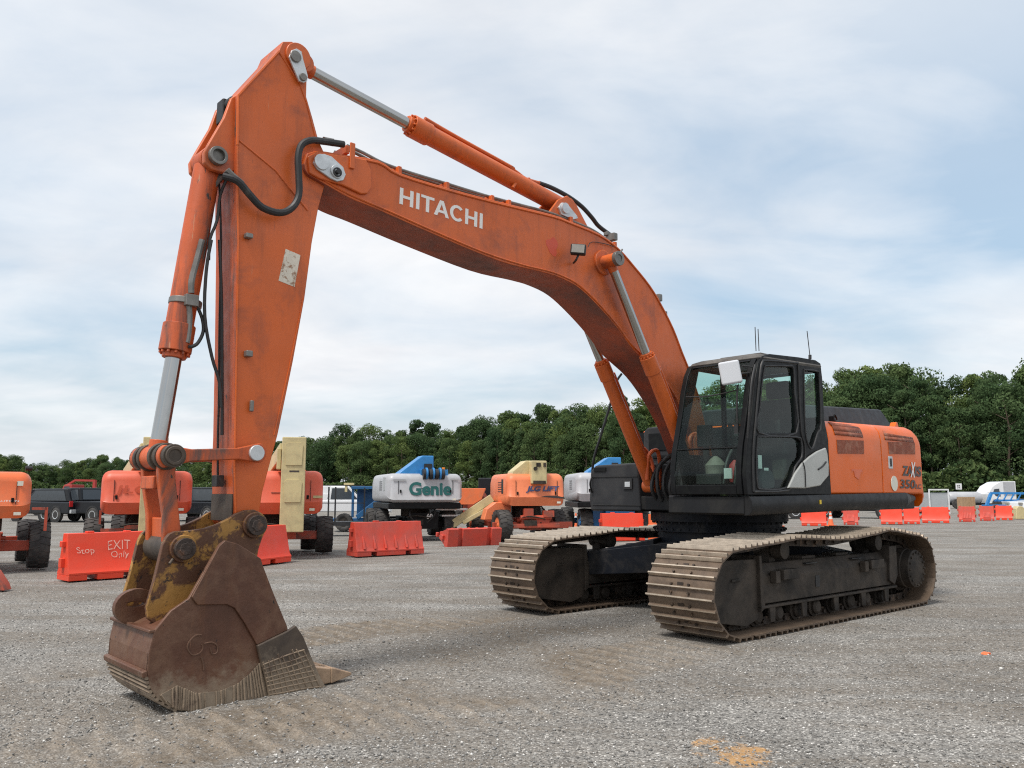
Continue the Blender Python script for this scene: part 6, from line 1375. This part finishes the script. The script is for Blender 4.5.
def crown_mesh(seed, kind, H=20.):
    r = np.random.RandomState(seed); Cn = []; 
    n = 80
    for k in range(n):
        u = r.rand()
        if kind == 0:     # broadleaf, full to the ground-ish
            z = .10 + .88 * u ** .8; rad = .235 * np.sqrt(max(0, 1 - ((z - .52) / .50) ** 2)) + .01
            rad *= r.uniform(.5, 1.08); s = r.uniform(.055, .105)
        elif kind == 1:   # pine: bare lower stem, irregular layered top
            z = .36 + .62 * u; rad = .19 * (1 - ((z - .66) / .4) ** 2 * .85); rad = max(rad, .02) * r.uniform(.4, 1.2); s = r.uniform(.04, .075)
        else:             # narrower, pointed
            z = .08 + .90 * u; rad = .21 * (1 - z) ** .62 + .015; rad *= r.uniform(.55, 1.1); s = r.uniform(.045, .08) * (1.1 - .4 * z)
        a = r.rand() * 6.283; Cn.append((rad * cos(a) + r.normal() * .012, rad * sin(a) + r.normal() * .012, z, s, r.rand()))
    Cn = np.array(Cn); m = 170; N_ = n * m
    d = r.normal(size=(N_, 3)); d /= np.linalg.norm(d, axis=1)[:, None]; ci = np.repeat(np.arange(n), m)
    rad = Cn[ci, 3] * (.72 + .36 * r.rand(N_)); P = Cn[ci, :3] + d * rad[:, None] * np.array([1.15, 1.15, .8]); P *= H
    nv = d + .55 * r.normal(size=(N_, 3)); nv /= np.linalg.norm(nv, axis=1)[:, None]; t = np.cross(nv, r.normal(size=(N_, 3))); t /= np.linalg.norm(t, axis=1)[:, None]; bt_ = np.cross(nv, t)
    s = (.10 + .15 * r.rand(N_))[:, None] * H / 20
    V = np.stack([P - t * s * 1.2, P - bt_ * s * .7, P + t * s * 1.2, P + bt_ * s * .7], 1).reshape(-1, 3)
    F = np.arange(N_ * 4).reshape(-1, 4); me = raw_mesh('crown', V, F, lm)
    tone = np.clip(Cn[ci, 4] * .7 + .3 * r.rand(N_), 0, 1); A = me.attributes.new('tone', 'FLOAT', 'POINT'); A.data.foreach_set('value', np.repeat(tone, 4).astype(np.float32)); return me
def trunk_mesh(seed, H=20.):
    r = random.Random(seed); b = MB(); P = [(0, 0, 0), (r.uniform(-.2, .2), r.uniform(-.2, .2), H * .3), (r.uniform(-.4, .4), r.uniform(-.3, .3), H * .6), (r.uniform(-.4, .4), 0, H * .9)]
    R_ = [.32, .24, .16, .05]
    for a, c, ra, rb_ in zip(P, P[1:], R_, R_[1:]): b.cyl(a, c, ra, rb_, n=8)
    for k in range(9):
        z = H * r.uniform(.3, .85); a = r.uniform(0, 6.28); l = H * r.uniform(.08, .16); b.cyl((0, 0, z), (l * cos(a), l * sin(a), z + l * .6), .09, .03, n=6)
    me = b.mesh('trunk'); me.materials.append(M['bark']); return me
protos = [(crown_mesh(i + 1, k), trunk_mesh(i)) for i, k in enumerate([0, 0, 0, 2, 1, 1, 2, 2, 0, 1])]
KN = ['leafy broadleaf tree', 'dark pine with bare stem', 'narrow pointed tree']; kinds = [0, 0, 0, 2, 1, 1, 2, 2, 0, 1]
US = [-160, 0, 60, 110, 150, 320, 420, 500, 560, 620, 700, 800, 880, 930, 1024, 1200]
DD = [400, 385, 385, 350, 340, 300, 290, 265, 240, 225, 215, 200, 190, 182, 172, 165]
TV = [460, 457, 466, 459, 462, 440, 431, 427, 418, 408, 402, 393, 386, 386, 376, 372]   # skyline row
rt = random.Random(11); nT = 0
def plant(u, row, hs=1.0, lowmul=1.0):
    global nT
    D = np.interp(u, US, DD) + row * 9 + rt.uniform(-2.5, 2.5); tv = np.interp(u, US, TV); x, zt_ = at_depth(u, tv, D)
    H = zt_ * hs * rt.uniform(.84, 1.12) * lowmul; k = rt.randrange(10); s = H / 20
    marks = [(40, 'far left orange lift'), (105, 'black pickup trucks'), (200, 'bucket linkage'), (330, 'arm and cream mast'), (375, 'white pickup truck'), (470, 'grey boom lift'), (570, 'coral boom lift'), (690, 'dark tool box'), (830, 'cab'), (925, 'engine housing'), (975, 'grey trailer end'), (9999, 'white semi truck')]
    sec = next(n for m_, n in marks if u < m_); pos = ['first row', 'middle row', 'tall back row'][row]
    o = bpy.data.objects.new('tree', None); C.objects.link(o); o.location = (x, D, 0); o.rotation_euler.z = rt.uniform(0, 6.28); wx = max(s, .8) * rt.uniform(.72, .98); o.scale = (wx, wx, s)
    tag(o, KN[kinds[k]] + ' in the ' + pos + ' behind the ' + sec, 'tree', 'trees of the wood behind the yard')
    c = bpy.data.objects.new('crown', protos[k][0]); C.objects.link(c); c.parent = o
    t = bpy.data.objects.new('trunk', protos[k][1]); C.objects.link(t); t.parent = o; nT += 1
for row, (sp_m, lm_) in enumerate(((5.0, .86), (5.0, .99), (5.4, 1.09))):
    u = -130.
    while u < 1160:
        plant(u + rt.uniform(-3, 3), row, 1.0, lm_); u += sp_m * CAM_F / np.interp(u, US, DD) * rt.uniform(.8, 1.2)
# low brush closing the foot of the wood
r = np.random.RandomState(5); N_ = 46000; uu = r.uniform(-170, 1200, N_); DDs = np.interp(uu, US, DD) - 4 + r.uniform(-3, 3, N_); X = DDs * (uu - 512) / CAM_F
hz = (5.0 + 2.0 * np.sin(uu * .07) * np.sin(uu * .023 + 1)) + 1.5; Zb = r.rand(N_) ** 1.2 * hz
nv = r.normal(size=(N_, 3)); nv /= np.linalg.norm(nv, axis=1)[:, None]; t = np.cross(nv, r.normal(size=(N_, 3))); t /= np.linalg.norm(t, axis=1)[:, None]; bt_ = np.cross(nv, t); s = (.3 + .4 * r.rand(N_))[:, None]
P_ = np.stack([X, DDs, Zb], -1); V = np.stack([P_ - t * s, P_ - bt_ * s * .7, P_ + t * s, P_ + bt_ * s * .7], 1).reshape(-1, 3)
me = raw_mesh('undergrowth', V, np.arange(N_ * 4).reshape(-1, 4), lm); A = me.attributes.new('tone', 'FLOAT', 'POINT'); A.data.foreach_set('value', np.repeat(r.rand(N_), 4).astype(np.float32))
o = bpy.data.objects.new('undergrowth', me); C.objects.link(o); o['kind'] = 'stuff'
print('trees', nT)
